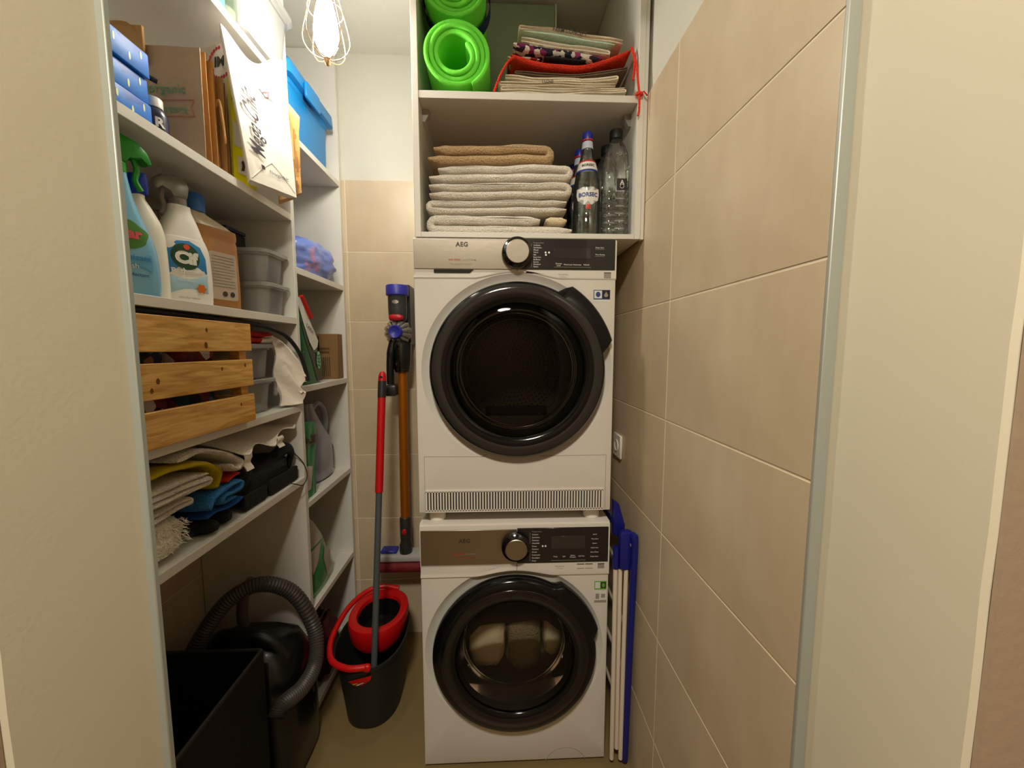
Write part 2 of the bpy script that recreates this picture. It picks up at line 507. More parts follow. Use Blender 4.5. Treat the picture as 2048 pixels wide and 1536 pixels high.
# ---------------------------------------------------------------- washer and dryer
MX = 0.058
M_door_ring = mat('smoked_door_ring', '0b0b0c', 0.12, coat=0.0, spec=0.4)
M_door_band = mat('smoked_door_band', '2b2a27', 0.12, coat=0.0)
M_drum = mat('drum_metal', '9c958a', 0.36, metal=0.5)
M_glass_dark = clear_mat('smoked_door_glass', 'bcbab4', -0.022, 0.03)
M_glass = clear_mat('washer_door_glass', 'f3f1ea', -0.015, 0.03)
M_gasket = mat('grey_gasket', '5c5a56', 0.6)
M_display = mat('dark_display', '2c2a28', 0.18, coat=0.5)
M_panel = mat('black_panel', '1b1b1a', 0.25, coat=0.3)
M_slit = mat('dark_recess', '0b0a09', 0.7)

def machine(kind, z0, H, label):
    Y0 = 1.16
    root = thing('tumble_dryer' if kind == 'dryer' else 'washing_machine', label, 'dryer' if kind == 'dryer' else 'washing machine', (MX, Y0, z0))
    hw = 0.30
    if kind == 'dryer':
        dcx, dcz, HR = 0.005, 0.455, 0.288; pz = 0.752; PT = 0.838
    else:
        dcx, dcz, HR = -0.003, 0.410, 0.288; pz = 0.708; PT = 0.822
    # body: five sides and a front plate with the round door opening
    mb = MB(); n = 72
    b = 0.006
    front = []
    zlo, zhi = 0.012, H
    for i in range(n):
        a = 2 * PI * i / n
        c, s = math.cos(a), math.sin(a)
        # ray from door centre to rectangle
        ts = []
        if c > 1e-9: ts.append((hw - b - dcx) / c)
        if c < -1e-9: ts.append((-hw + b - dcx) / c)
        if s > 1e-9: ts.append((zhi - b - dcz) / s)
        if s < -1e-9: ts.append((zlo + b - dcz) / s)
        t = min(ts)
        front.append((dcx + c * t, dcz + s * t))
    # snap nearest points to the four corners
    for cx, cz in ((hw - b, zhi - b), (-hw + b, zhi - b), (-hw + b, zlo + b), (hw - b, zlo + b)):
        k = min(range(n), key=lambda q: (front[q][0] - cx) ** 2 + (front[q][1] - cz) ** 2)
        front[k] = (cx, cz)
    def grow(p, d):
        x, z = p
        if abs(x - (hw - b)) < 1e-6: x += d
        if abs(x + hw - b) < 1e-6: x -= d
        if abs(z - (zhi - b)) < 1e-6: z += d
        if abs(z - (zlo + b)) < 1e-6: z -= d
        return x, z
    circ = lambda r, y: [(dcx + r * math.cos(2 * PI * i / n), y, dcz + r * math.sin(2 * PI * i / n)) for i in range(n)]
    secs = [circ(0.205, 0.016), circ(0.262, 0.015), circ(0.276, 0.010), circ(HR, 0.0),
            [(x, 0.0, z) for x, z in front],
            [(grow(p, b * .7)[0], b * 0.3, grow(p, b * .7)[1]) for p in front],
            [(grow(p, b)[0], b, grow(p, b)[1]) for p in front],
            [(grow(p, b)[0], 0.59, grow(p, b)[1]) for p in front]]
    mb.loft(secs, False, True)
    part(root, 'body', mb, M_white_enamel, world=False, ang=30)
    for sx in (-1, 1):
        for yy in (0.05, 0.55):
            part(root, 'foot', MB().lathe([(0.026, -0.024 if kind == 'dryer' else 0.0), (0.026, 0.004), (0.022, 0.013)] if kind == 'dryer' else [(0.022, 0.0), (0.022, 0.004), (0.012, 0.006), (0.012, 0.013)], Matrix.Translation((sx * 0.25, yy, 0)), seg=20), M_white_plastic if kind == 'dryer' else M_dark, world=False)
    # control panel: steel left, black right, set in a white fascia
    fz = 0.724 if kind == 'dryer' else 0.662
    pk = lambda x: 0.018 * math.exp(-((x - dcx) / 0.085) ** 2 * 0.9)
    xs = [-hw + 0.001 + (2 * hw - 0.002) * i / 40 for i in range(41)]
    def fascia_lower(x):
        return fz + (0.020 if kind == 'dryer' else 0.018) * max(0, math.cos(min(1, abs(x - dcx) / 0.125) * PI / 2)) ** 1.3
    mb = MB()
    secs = []
    for x in xs:
        e = 0.0 if x < 0.0 else 0.0
        zl = fascia_lower(x)
        dep = 0.012 * max(0.0, min(1.0, (-x + 0.02) / 0.10)) if x < 0.02 else 0.0     # the drawer side is scooped under the steel
        secs.append([(x, 0.004, H - 0.002), (x, -0.002, H - 0.004), (x, -0.0035, PT), (x, -0.0035, pz), (x, -0.0035 + dep * .25, pz - 0.006), (x, -0.0035 + dep * .55, (pz + zl) / 2 - 0.003), (x, -0.0035, zl + 0.006), (x, -0.003, zl + 0.003), (x, 0.002, zl)])
    mb.loft([list(s) for s in secs], True, True, True)
    part(root, 'fascia', mb, M_white_enamel, world=False, ang=50)
    split = 0.004
    part(root, 'steel_panel', MB().box(-hw + 0.004, split, -0.0065, -0.003, pz + 0.001, PT - 0.001, 0.0008), M_steel, world=False, label='brushed steel drawer front')
    bp = part(root, 'control_panel', MB().box(split + 0.0008, hw - 0.006, -0.0062, -0.003, pz + 0.001, PT + 0.002, 0.0008), M_panel, world=False, label='black glossy control panel')
    part(root, 'seam', MB().box(split - 0.0005, split + 0.0008, -0.0037, -0.001, fascia_lower(0) + 0.004, pz + 0.001), M_slit, world=False)
    if kind == 'dryer':
        part(root, 'grip_recess', MB().prism([(-0.240, pz - 0.0005), (-0.124, pz - 0.0005), (-0.136, pz - 0.009), (-0.240, pz - 0.009)], lambda a, q, d: (a, d, q), -0.0042, -0.0030), M_slit, world=False)
    # display and prints on the black panel
    mid = (pz + PT) / 2
    dh = 0.030 if kind == 'dryer' else 0.042
    part(bp, 'display', MB().box(0.112, 0.220, -0.0070, -0.0060, mid - 0.010, mid - 0.010 + dh, 0.0004), M_display, world=False)
    def txt(parent, s, size, x, z, m, y=-0.0067, align='CENTER', bold=0.0, space=1.0, name='lettering', shear=0.0):
        return part(parent, name, map_mb(text_mb(s, size, bold, align, shear, space), frame_fn((x, y, z), (1, 0, 0), (0, 0, 1))), m, world=False, smooth=False)
    txt(root, 'AEG', 0.0175, -0.157 if kind == 'dryer' else -0.160, PT - 0.016 if kind == 'dryer' else PT - 0.036, M_text_dark, y=-0.0070, bold=0.0006, space=1.1)
    zz = pz + 0.0265 if kind == 'dryer' else pz + 0.036
    txt(root, '8000 SERIES', 0.0068, -0.162, zz, M_text_red, y=-0.0070, align='RIGHT', bold=0.0001)
    txt(root, '| LAVATHERM' if kind == 'dryer' else '| LAVAMAT', 0.0068, -0.159, zz, M_text_grey, y=-0.0070, align='LEFT', bold=0.0001)
    txt(root, 'AbsoluteCare System' if kind == 'dryer' else 'PowerCare System', 0.0072, -0.160, zz - 0.0115, M_text_grey if kind == 'dryer' else M_text_red, y=-0.0070)
    progs = ['Programmes', 'Cottons', 'Synthetics', 'Mixed', 'Wool', 'Silk', 'Easy Iron', 'Bedlinen', 'Sports', 'Outdoor', 'Steam'] if kind == 'dryer' else ['Programmes', 'Cottons', 'Synthetics', 'Delicates', 'Wool/Silk', 'Duvet', 'Outdoor', 'Denim', 'Freshscent', 'Rinse/Spin', 'Drain']
    st = (PT - pz - 0.018) / (len(progs) - 1)
    for i, s in enumerate(progs):
        txt(bp, s, 0.0060, 0.051, PT - 0.009 - i * st, M_text_grey if i == 0 else M_text_white, align='LEFT')
    part(bp, 'scale_line', MB().box(0.0448, 0.0456, -0.0068, -0.006, pz + 0.008, PT - 0.012), M_text_grey, world=False)
    if kind == 'dryer':
        for i, s in enumerate(['Dryness\nLevel', 'Wool Load', 'Anticrease', 'Refresh']):
            txt(bp, s, 0.0056, 0.126 + i * 0.0275, pz + 0.0155, M_text_white)
        txt(bp, 'Delay Start', 0.0056, 0.247, mid + 0.022, M_text_white); txt(bp, 'Time Drying', 0.0056, 0.248, mid + 0.002, M_text_white)
        for k, zq in enumerate((mid + 0.017, mid - 0.003)):
            part(bp, 'underline', MB().box(0.233, 0.262, -0.0068, -0.006, zq - 0.0004, zq + 0.0004), M_text_grey, world=False)
    else:
        for i, s in enumerate(['Temp.', 'Spin', 'Stains/\nPrewash', 'Soft Plus']):
            txt(bp, s, 0.0056, 0.126 + i * 0.0275, pz + 0.0215, M_text_white)
        for i, s in enumerate(['Wi-Fi', 'Time Save', 'Steam', 'Anticrease', 'Extra Rinse', 'Delay Start']):
            txt(bp, s, 0.0056, 0.250, PT - 0.022 - i * 0.0145, M_text_white)
    part(bp, 'underline', MB().box(0.112, 0.222, -0.0068, -0.006, pz + 0.0080, pz + 0.0088), M_text_grey, world=False)
    for i, (dx, dz) in enumerate(((0.088, 0.0), (0.098, 0.0), (0.089, -st)) if kind == 'dryer' else ((0.086, -st), (0.095, -st))):
        part(bp, 'symbol', map_mb(grid_poly(ellipse(dx - 0.001, PT - 0.009 - 4 * st + dz, 0.0028, 0.0030, 14), 2), lambda p: Vector((p[0], -0.0067, p[1]))), M_text_white, world=False)
    # dial
    kx, kz = (0.003, mid + 0.003) if kind == 'dryer' else (0.000, mid + 0.004)
    RM = Matrix.Translation((kx, -0.006, kz)) @ Matrix.Rotation(R(90), 4, 'X')
    dial = part(root, 'dial', MB().lathe([(0.0455, 0.0), (0.0455, 0.010), (0.044, 0.018), (0.036, 0.024), (0.034, 0.0265), (0.010, 0.0268), (0.001, 0.0268)], RM, seg=48), M_black_gloss, world=False)
    part(dial, 'dial_cap', MB().lathe([(0.0335, 0.0262), (0.0335, 0.0300), (0.032, 0.0312), (0.012, 0.0310), (0.0005, 0.0310)], RM, seg=48), M_steel, world=False, label='spun metal dial cap')
    # small printed marks below the panel
    zt = pz - 0.012
    def decal(x0, x1, za, zb, m, name='printed_mark'):
        return part(root, name, MB().box(x0, x1, -0.0042, -0.0032, za, zb), m, world=False)
    txt(root, 'PROSENSE', 0.0062, 0.140, zt - 0.001, M_text_grey, y=-0.0040); txt(root, 'Technology', 0.0042, 0.140, zt - 0.0075, M_text_grey, y=-0.0040)
    decal(0.262, 0.283, zt - 0.010, zt + 0.004, M_text_grey); decal(0.262, 0.283, zt + 0.004, zt + 0.0065, M_text_dark)
    if kind != 'dryer':
        for xa in (0.195, 0.222):
            decal(xa, xa + 0.024, zt + 0.004, zt + 0.0065, M_text_dark); decal(xa, xa + 0.024, zt - 0.010, zt - 0.008, M_text_grey)
    # stickers on the body
    M_blue_st = mat('blue_sticker', '2d3c78', 0.5); M_green_st = mat('green_sticker', '5f9a3e', 0.5); M_pale = mat('pale_sticker', 'cfd3d0', 0.5)
    def sticker(x0, x1, za, zb, m, name='sticker', y=-0.0006):
        return part(root, name, MB().box(x0, x1, y, 0.0004, za, zb), m, world=False)
    if kind == 'dryer':
        s = sticker(0.233, 0.283, 0.668, 0.696, M_blue_st); part(s, 'sticker_panel', MB().box(0.235, 0.258, -0.0010, -0.0004, 0.671, 0.694), M_pale, world=False)
        part(s, 'sticker_panel', MB().box(0.260, 0.281, -0.0010, -0.0004, 0.671, 0.694), M_panel, world=False)
        part(s, 'drop_symbol', map_mb(grid_poly(ellipse(0.2465, 0.6825, 0.007, 0.008, 16), 2), lambda p: Vector((p[0], -0.0013, p[1]))), M_blue_st, world=False)
        part(s, 'drop_symbol', map_mb(grid_poly([(0.2705, 0.691), (0.264, 0.680), (0.267, 0.675), (0.274, 0.675), (0.277, 0.680)], 2), lambda p: Vector((p[0], -0.0013, p[1]))), M_text_grey, world=False)
        sticker(0.233, 0.283, 0.661, 0.667, M_pale)
    else:
        s = sticker(0.254, 0.293, 0.612, 0.640, M_green_st); part(s, 'sticker_panel', MB().box(0.256, 0.272, -0.0010, -0.0004, 0.616, 0.637), M_pale, world=False)
        part(s, 'sticker_panel', MB().box(0.2745, 0.291, -0.0010, -0.0004, 0.616, 0.637), mat('dark_green', '23401c', 0.5), world=False)
        part(s, 'drop_symbol', map_mb(grid_poly(ellipse(0.2828, 0.6265, 0.005, 0.007, 16), 2), lambda p: Vector((p[0], -0.0013, p[1]))), M_green_st, world=False)
        s = sticker(0.254, 0.293, 0.568, 0.604, M_pale); part(s, 'sticker_panel', MB().box(0.258, 0.270, -0.0010, -0.0004, 0.580, 0.598), M_text_grey, world=False)
        part(s, 'sticker_panel', MB().box(0.276, 0.289, -0.0010, -0.0004, 0.584, 0.597), M_text_grey, world=False)
        part(s, 'sticker_panel', MB().box(0.254, 0.293, -0.0010, -0.0004, 0.568, 0.576), M_text_grey, world=False)
    # drum
    DM = Matrix.Translation((dcx, 0.016, dcz)) @ Matrix.Rotation(R(-90), 4, 'X')
    if kind == 'dryer':
        dr = part(root, 'drum', MB().lathe([(0.205, 0.0), (0.200, 0.05), (0.255, 0.08), (0.265, 0.12), (0.265, 0.30), (0.262, 0.36), (0.235, 0.40), (0.10, 0.41), (0.001, 0.41)], DM, seg=64, cap0=False), M_drum, world=False)
        holes = MB()
        for ring in range(2, 13):
            r = ring * 0.0165
            k = int(2 * PI * r / 0.0165)
            for q in range(k):
                a = 2 * PI * q / k
                holes.lathe([(0.0042, 0.0), (0.0001, 0.0002)], DM @ Matrix.Translation((r * math.cos(a), r * math.sin(a), 0.3985 if r > .12 else 0.4075)) @ Matrix.Rotation(PI, 4, 'X'), seg=6)
        part(dr, 'perforation', holes, M_slit, world=False, kind='stuff')
        for a in (20, 140, 260):
            part(dr, 'paddle', MB().prism([(-0.03, 0), (0.03, 0), (0.012, 0.045), (-0.012, 0.045)], lambda u, w, d, a=a: DM @ Vector(((0.262 - w) * math.cos(R(a)) - u * math.sin(R(a)), (0.262 - w) * math.sin(R(a)) + u * math.cos(R(a)), d)), 0.13, 0.36), M_drum, world=False)
    else:
        part(root, 'drum', MB().lathe([(0.190, 0.055), (0.245, 0.07), (0.245, 0.36), (0.22, 0.38), (0.001, 0.38)], DM, seg=64, cap0=False), M_drum, world=False)
        part(root, 'door_gasket', MB().lathe([(0.205, 0.0), (0.196, 0.015), (0.176, 0.03), (0.170, 0.045), (0.178, 0.055), (0.190, 0.056)], DM, seg=64, cap0=False, cap1=False), M_gasket, world=False)
        M_laun1 = mat('pale_laundry', 'efe6d8', 0.9, bump=(40, 0.3)); M_laun2 = mat('grey_laundry', '8a8274', 0.9, bump=(120, 0.8))
        lx, lz = dcx, dcz
        for nm, lab, c, rad, mm, sd in (('laundry', 'pale garment lying in the drum behind the glass', (lx - 0.095, 0.175, lz - 0.050), (0.068, 0.068, 0.120), M_laun1, 3),
                                        ('laundry', 'grey knitted garment bunched in the drum behind the glass', (lx + 0.042, 0.178, lz - 0.055), (0.060, 0.070, 0.140), M_laun2, 5),
                                        ('laundry', 'light garment on the right of the drum behind the glass', (lx + 0.146, 0.178, lz - 0.045), (0.034, 0.062, 0.095), M_laun1, 8)):
            lb = MB().lump(c, rad, sd, 0.07, 2.6, 40, 3.6, fold=0.05)
            lo = mesh_obj(nm, lb, mm); lo.location = (MX, Y0, z0); tag(lo, lab, 'clothes')
    # door: smoked ring with a grip bulging out at the upper right, inner band, bowl glass
    nn = 120
    def ro(a, base):
        d = math.degrees(a) % 360
        lo, hi = (17.0, 58.0) if kind == 'dryer' else (17.0, 57.0)
        e = 4.5
        def ss(x): x = max(0, min(1, x)); return x * x * (3 - 2 * x)
        k = ss((d - lo + e) / e) * ss((hi + e - d) / e) if 0 <= d < 180 else 0
        return base + (0.034 if kind == 'dryer' else 0.018) * k
    Rr = 0.262
    def ringsec(r0, y, bulge=0.0, base=None):
        out = []
        for i in range(nn):
            a = 2 * PI * i / nn
            r = ro(a, r0) if bulge else r0
            out.append((dcx + r * math.cos(a), y, dcz + r * math.sin(a)))
        return out
    rin = 0.196 if kind == 'dryer' else 0.187
    door = MB().loft([ringsec(Rr - 0.006, 0.006, 1), ringsec(Rr, -0.012, 1), ringsec(Rr - 0.002, -0.026, 1), ringsec(Rr - 0.009, -0.034, 1), ringsec(0.232, -0.040), ringsec(0.215, -0.0405), ringsec(rin + 0.004, -0.036), ringsec(rin, -0.028), ringsec(rin - 0.004, 0.004)], False, False)
    dp = part(root, 'door', door, M_door_ring, world=False, ang=60)
    part(dp, 'door_band', MB().loft([ringsec(0.251, -0.0395), ringsec(0.250, -0.0408), ringsec(0.226, -0.0420), ringsec(0.224, -0.0410)] if kind == 'dryer' else [ringsec(0.232, -0.0400), ringsec(0.231, -0.0412), ringsec(0.203, -0.0405), ringsec(0.202, -0.0395)], False, False), M_door_band if kind == 'dryer' else M_black_gloss, world=False, ang=60)
    GM = Matrix.Translation((dcx, 0, dcz)) @ Matrix.Rotation(R(-90), 4, 'X')
    part(dp, 'door_glass', MB().lathe([(rin + 0.001, -0.030), (rin * 0.9, -0.037), (rin * 0.6, -0.043), (rin * 0.3, -0.045), (0.0005, -0.0455)], GM, seg=64, cap0=False), M_glass_dark if kind == 'dryer' else M_glass, world=False)
    if kind == 'dryer':
        part(dp, 'inner_bowl', MB().lathe([(rin - 0.003, -0.005), (0.185, 0.03), (0.175, 0.05), (0.12, 0.066), (0.001, 0.07)], GM, seg=64, cap0=False), M_glass_dark, world=False)
        for rr_, yy_ in ((0.184, 0.031), (0.160, 0.056)):
            part(dp, 'bowl_ring', MB().lathe([(rr_, yy_ - .001), (rr_ - .0012, yy_ + .001), (rr_ - .0026, yy_), (rr_ - .0014, yy_ - .002)], GM, seg=64, cap0=False, cap1=False), M_chrome, world=False)
        part(dp, 'lint_grille', MB().box(dcx - .10, dcx + .10, .066, .078, dcz - .150, dcz - .118, .004), M_dark, world=False)
    else:
        part(dp, 'inner_bowl', MB().lathe([(rin - 0.004, -0.004), (0.176, 0.02), (0.166, 0.05), (0.12, 0.075), (0.001, 0.085)], GM, seg=64, cap0=False), M_glass, world=False)
        part(dp, 'bowl_rim', MB().lathe([(0.1665, 0.0485), (0.165, 0.0515), (0.163, 0.0510), (0.1645, 0.048)], GM, seg=64, cap0=False, cap1=False), M_chrome, world=False)
    if kind == 'dryer':
        # filter flap outline and the slotted vent
        zf = 0.192
        pts = [(-0.280, 0.020), (-0.280, zf), (-0.100, zf - 0.002), (-0.088, zf + 0.006)]
        mb = MB()
        def groove(mb, p, q, w=0.0011):
            (x0, za), (x1, zb) = p, q
            L = math.hypot(x1 - x0, zb - za); nx, nz_ = -(zb - za) / L * w / 2, (x1 - x0) / L * w / 2
            mb.prism([(x0 - nx, za - nz_), (x1 - nx, zb - nz_), (x1 + nx, zb + nz_), (x0 + nx, za + nz_)], lambda a, q2, d: (a, d, q2), -0.0005, 0.0008)
        for p, q in zip(pts[:-1], pts[1:]): groove(mb, p, q)
        part(root, 'flap_seam', mb, M_text_grey, world=False)
        mb = MB()
        pts = [(0.282, 0.020), (0.282, zf), (0.075, zf - 0.002)]
        for p, q in zip(pts[:-1], pts[1:]): groove(mb, p, q)
        part(root, 'flap_seam', mb, M_text_grey, world=False)
        fl = part(root, 'vent_back', MB().box(-0.275, 0.271, -0.0004, 0.0006, 0.022, 0.080), M_slit, world=False)
        bars = MB(); nb = 63
        for i in range(nb + 1):
            x = -0.275 + 0.546 * i / nb
            bars.box(x - 0.0024, x + 0.0024, -0.0042, 0.0002, 0.020, 0.082)
        bars.box(-0.279, 0.275, -0.0042, 0.0002, 0.080, 0.085); bars.box(-0.279, 0.275, -0.0042, 0.0002, 0.016, 0.0225)
        part(fl, 'vent_bars', bars, M_white_enamel, world=False, kind='stuff')
    else:
        # round filter flap low on the right
        part(root, 'filter_flap_seam', MB().tube([(0.168 + 0.072 * math.cos(R(10 + 160 * k / 40)), 0.0004, -0.016 + 0.072 * math.sin(R(10 + 160 * k / 40))) for k in range(41)], 0.0011, 6), M_text_grey, world=False)
    return root

machine('dryer', 0.863, 0.843, 'white tumble dryer stacked on top of the washing machine')
machine('washer', 0.0, 0.838, 'white front loading washing machine standing on the floor')
# ---------------------------------------------------------------- caged pendant bulb (lights the closet)
LX, LY = -0.452, 1.13
pl = thing('pendant_lamp', 'bare glowing bulb in a pear shaped wire cage hanging from the ceiling', 'lamp', (LX, LY, ZC))
M_cage = mat('pale_copper_wire', 'd8b48c', 0.3, metal=0.9)
M_bulb = mat('glowing_bulb', 'ffffff', 0.4, emit=(BULB_COLOR, BULB_STRENGTH))
def cyl(x, y, z0, z1, r, seg=16): return MB().lathe([(r, z0), (r, z1)], Matrix.Translation((x, y, 0)), seg=seg)
part(pl, 'ceiling_rose', MB().lathe([(0.045, ZC - 0.001), (0.045, ZC - 0.018), (0.035, ZC - 0.026), (0.005, ZC - 0.028)], Matrix.Translation((LX, LY, 0)), seg=32), M_cage)
part(pl, 'cord', cyl(LX, LY, 2.395, ZC - 0.02, 0.003, 10), M_black)
part(pl, 'socket', MB().lathe([(0.008, 2.40), (0.022, 2.392), (0.024, 2.36), (0.024, 2.335), (0.018, 2.330)], Matrix.Translation((LX, LY, 0)), seg=24), M_cage)
part(pl, 'bulb', MB().lathe([(0.0135, 2.334), (0.014, 2.318), (0.020, 2.295), (0.028, 2.26), (0.0315, 2.225), (0.029, 2.20), (0.021, 2.182), (0.010, 2.174), (0.0005, 2.172)], Matrix.Translation((LX, LY, 0)), seg=28, cap0=True, cap1=False), M_bulb)
cage = [(0.024, 2.345), (0.032, 2.32), (0.043, 2.28), (0.0535, 2.24), (0.0585, 2.212), (0.055, 2.190), (0.040, 2.170), (0.020, 2.160), (0.004, 2.158)]
cage = catmull([(r, 0, z) for r, z in cage], 4)
for k in range(8):
    a = 2 * PI * (k + 0.3) / 8
    part(pl, 'cage_wire', MB().tube([(LX + p.x * math.cos(a), LY + p.x * math.sin(a), p.z) for p in cage], 0.0013, 6), M_cage)
part(pl, 'cage_ring', MB().tube([(LX + 0.0435 * math.cos(2 * PI * i / 32), LY + 0.0435 * math.sin(2 * PI * i / 32), 2.279) for i in range(33)], 0.0012, 6), M_cage)
part(pl, 'end_knob', MB().lathe([(0.007, 2.163), (0.010, 2.160), (0.008, 2.154), (0.006, 2.146), (0.003, 2.143), (0.0005, 2.1425)], Matrix.Translation((LX, LY, 0)), seg=18), M_cage)
# ---------------------------------------------------------------- shape helpers for the contents
def sup(hw, hd, n=2.6, k=36, ox=0.0, oy=0.0):
    out = []
    for i in range(k):
        a = 2 * PI * i / k; c, s = math.cos(a), math.sin(a)
        out.append((ox + hw * math.copysign(abs(c) ** (2 / n), c), oy + hd * math.copysign(abs(s) ** (2 / n), s)))
    return out
def smooth_prof(prof, k=5):
    out = []
    for q in catmull([(a[0], a[1], a[2]) for a in prof], k):
        z = max(q.x, prof[0][0] if not out else out[-1][0] + 1e-5)
        out.append((z, q.y, q.z))
    return out
def bottle_mb(prof, n=2.6, k=36, ox=lambda z: 0.0):
    return MB().loft([[(x + ox(z), y, z) for x, y in sup(hw, hd, n, k)] for z, hw, hd in prof])
def front_fn(prof, n=2.6, off=0.0008, ox=lambda z: 0.0):
    """(x, z) on the front (-y) skin of a bottle"""
    def at(z):
        for a, b in zip(prof[:-1], prof[1:]):
            if a[0] <= z <= b[0] and b[0] > a[0]:
                t = (z - a[0]) / (b[0] - a[0]); return a[1] + (b[1] - a[1]) * t, a[2] + (b[2] - a[2]) * t
        return prof[-1][1], prof[-1][2]
    def fn(p):
        x, z = p[0], p[1]; hw, hd = at(z)
        q = min(0.999, abs(x - ox(z)) / max(hw, 1e-5))
        return Vector((x, -hd * (1 - q ** n) ** (1 / n) - off - p[2], z))
    return fn
def decal(root, name, outline, fn, m, steps=5, world=False, label=None):
    return part(root, name, map_mb(grid_poly(outline, steps), fn), m, world=world, label=label)
def dtext(root, s, size, x, z, fn, m, name='lettering', bold=0.0, world=False, shear=0.0, align='CENTER', rot=0.0, space=1.0):
    c, sn = math.cos(rot), math.sin(rot)
    return part(root, name, map_mb(text_mb(s, size, bold, align, shear, space), lambda p: fn(Vector((x + p.x * c - p.y * sn, z + p.x * sn + p.y * c, p.z)))), m, world=world, smooth=False)
def pprism(outline, fn, t, sh=0.9, c=None):
    """outline extruded to +-t with softened edges"""
    n = len(outline)
    cx = sum(p[0] for p in outline) / n if c is None else c[0]; cy = sum(p[1] for p in outline) / n if c is None else c[1]
    sc = lambda k: [(cx + (a - cx) * k, cy + (b - cy) * k) for a, b in outline]
    return MB().loft([[fn(a, b, d) for a, b in sc(k)] for d, k in ((-t, sh), (-t * .82, (1 + sh) / 2 + .03), (-t * .5, 1), (t * .5, 1), (t * .82, (1 + sh) / 2 + .03), (t, sh))])
def tub_mb(x0, x1, y0, y1, z0, z1, r=0.02, taper=0.9, th=0.0016, rim=0.006):
    cx, cy = (x0 + x1) / 2, (y0 + y1) / 2; hx, hy = (x1 - x0) / 2, (y1 - y0) / 2
    def ring(kx, z): return [(cx + a * kx, cy + b * kx, z) for a, b in rrect(-hx + rim, hx - rim, -hy + rim, hy - rim, r, 5)]
    def rr(d, z): return [(cx + a, cy + b, z) for a, b in rrect(-hx + rim - d, hx - rim + d, -hy + rim - d, hy - rim + d, r + d, 5)]
    secs = [ring(taper, z0), ring(taper + (1 - taper) * .2, z0 + .006), rr(0, z1 - 0.012), rr(rim, z1 - 0.012), rr(rim, z1), rr(-th, z1), ring((taper + (1 - taper) * .2) * .985, z0 + .006 + th), ring(taper * .97, z0 + th * 2)]
    return MB().loft(secs)
def lid_mb(x0, x1, y0, y1, z0, z1, r=0.022):
    cx, cy = (x0 + x1) / 2, (y0 + y1) / 2; hx, hy = (x1 - x0) / 2, (y1 - y0) / 2
    def rr(d, z): return [(cx + a, cy + b, z) for a, b in rrect(-hx - d, hx + d, -hy - d, hy + d, r, 5)]
    return MB().loft([rr(-0.004, z0), rr(0, z0), rr(0, z1 - .003), rr(-.003, z1), rr(-.012, z1), rr(-.016, z1 - .004)])
def ribbon(path, th, y0, y1, wob=0.003, seed=0.0, ny=8, jag=0.0):
    """a folded cloth: a 2D path (x,z) given thickness and swept back from y0 to y1 with soft edges"""
    P = [Vector((p[0], p[1])) for p in path]; n = len(P); N = []
    for i in range(n):
        t = (P[min(i + 1, n - 1)] - P[max(i - 1, 0)]).normalized(); N.append(Vector((-t.y, t.x)))
    secs = []
    ys = [(0.0, .45), (.006, .85), (.016, 1.0)] + [(.016 + (y1 - y0 - .032) * k / ny, 1.0) for k in range(1, ny + 1)] + [(y1 - y0 - .006, .85), (y1 - y0, .45)]
    for dy, k in ys:
        L = []; Rr_ = []
        for i in range(n):
            e = min(1.0, (0.35 + 0.65 * min(i, n - 1 - i) / 2.0))
            w = wob * nz(P[i].x * 14 + seed, dy * 9, seed) * 1.0
            w2 = wob * .8 * nz(P[i].x * 22 + seed + 5, P[i].y * 20, dy * 14)
            q = P[i] + Vector((w2 * .5, w))
            yj = y0 + dy + jag * nz(P[i].x * 9 + seed, P[i].y * 30 + seed, seed)
            hh = th / 2 * k * e * (1 + 0.14 * nz(P[i].x * 30, P[i].y * 60, dy * 20 + seed))
            a = q + N[i] * hh; b = q - N[i] * hh
            L.append((a.x, yj, a.y)); Rr_.append((b.x, yj, b.y))
        secs.append(L + Rr_[::-1])
    return MB().loft(secs)
def serp(x0, x1, z0, layers, th, first=1, rfold=None, n=16, bend=lambda x: 0.0, ends=None):
    """serpentine path of folded layers; bend(x) lifts every layer"""
    path = []; d = first
    for l in range(layers):
        z = z0 + th * (l + .5)
        a, b = (x0, x1) if d > 0 else (x1, x0)
        if ends and l in ends: a, b = ends[l]
        if l > 0: a = path_end[0]
        for i in range(n + 1):
            x = a + (b - a) * i / n; path.append((x, z + bend(x)))
        path_end = (b, z)
        if l < layers - 1:
            for q in range(1, 5):
                an = -PI / 2 + PI * q / 5
                path.append((b + d * math.cos(an) * th * .55, z + th / 2 + math.sin(an) * th / 2 + bend(b)))
        d = -d
    return path
def swapxy(mb, f):
    mb.v = [tuple(f(*p)) for p in mb.v]; return mb
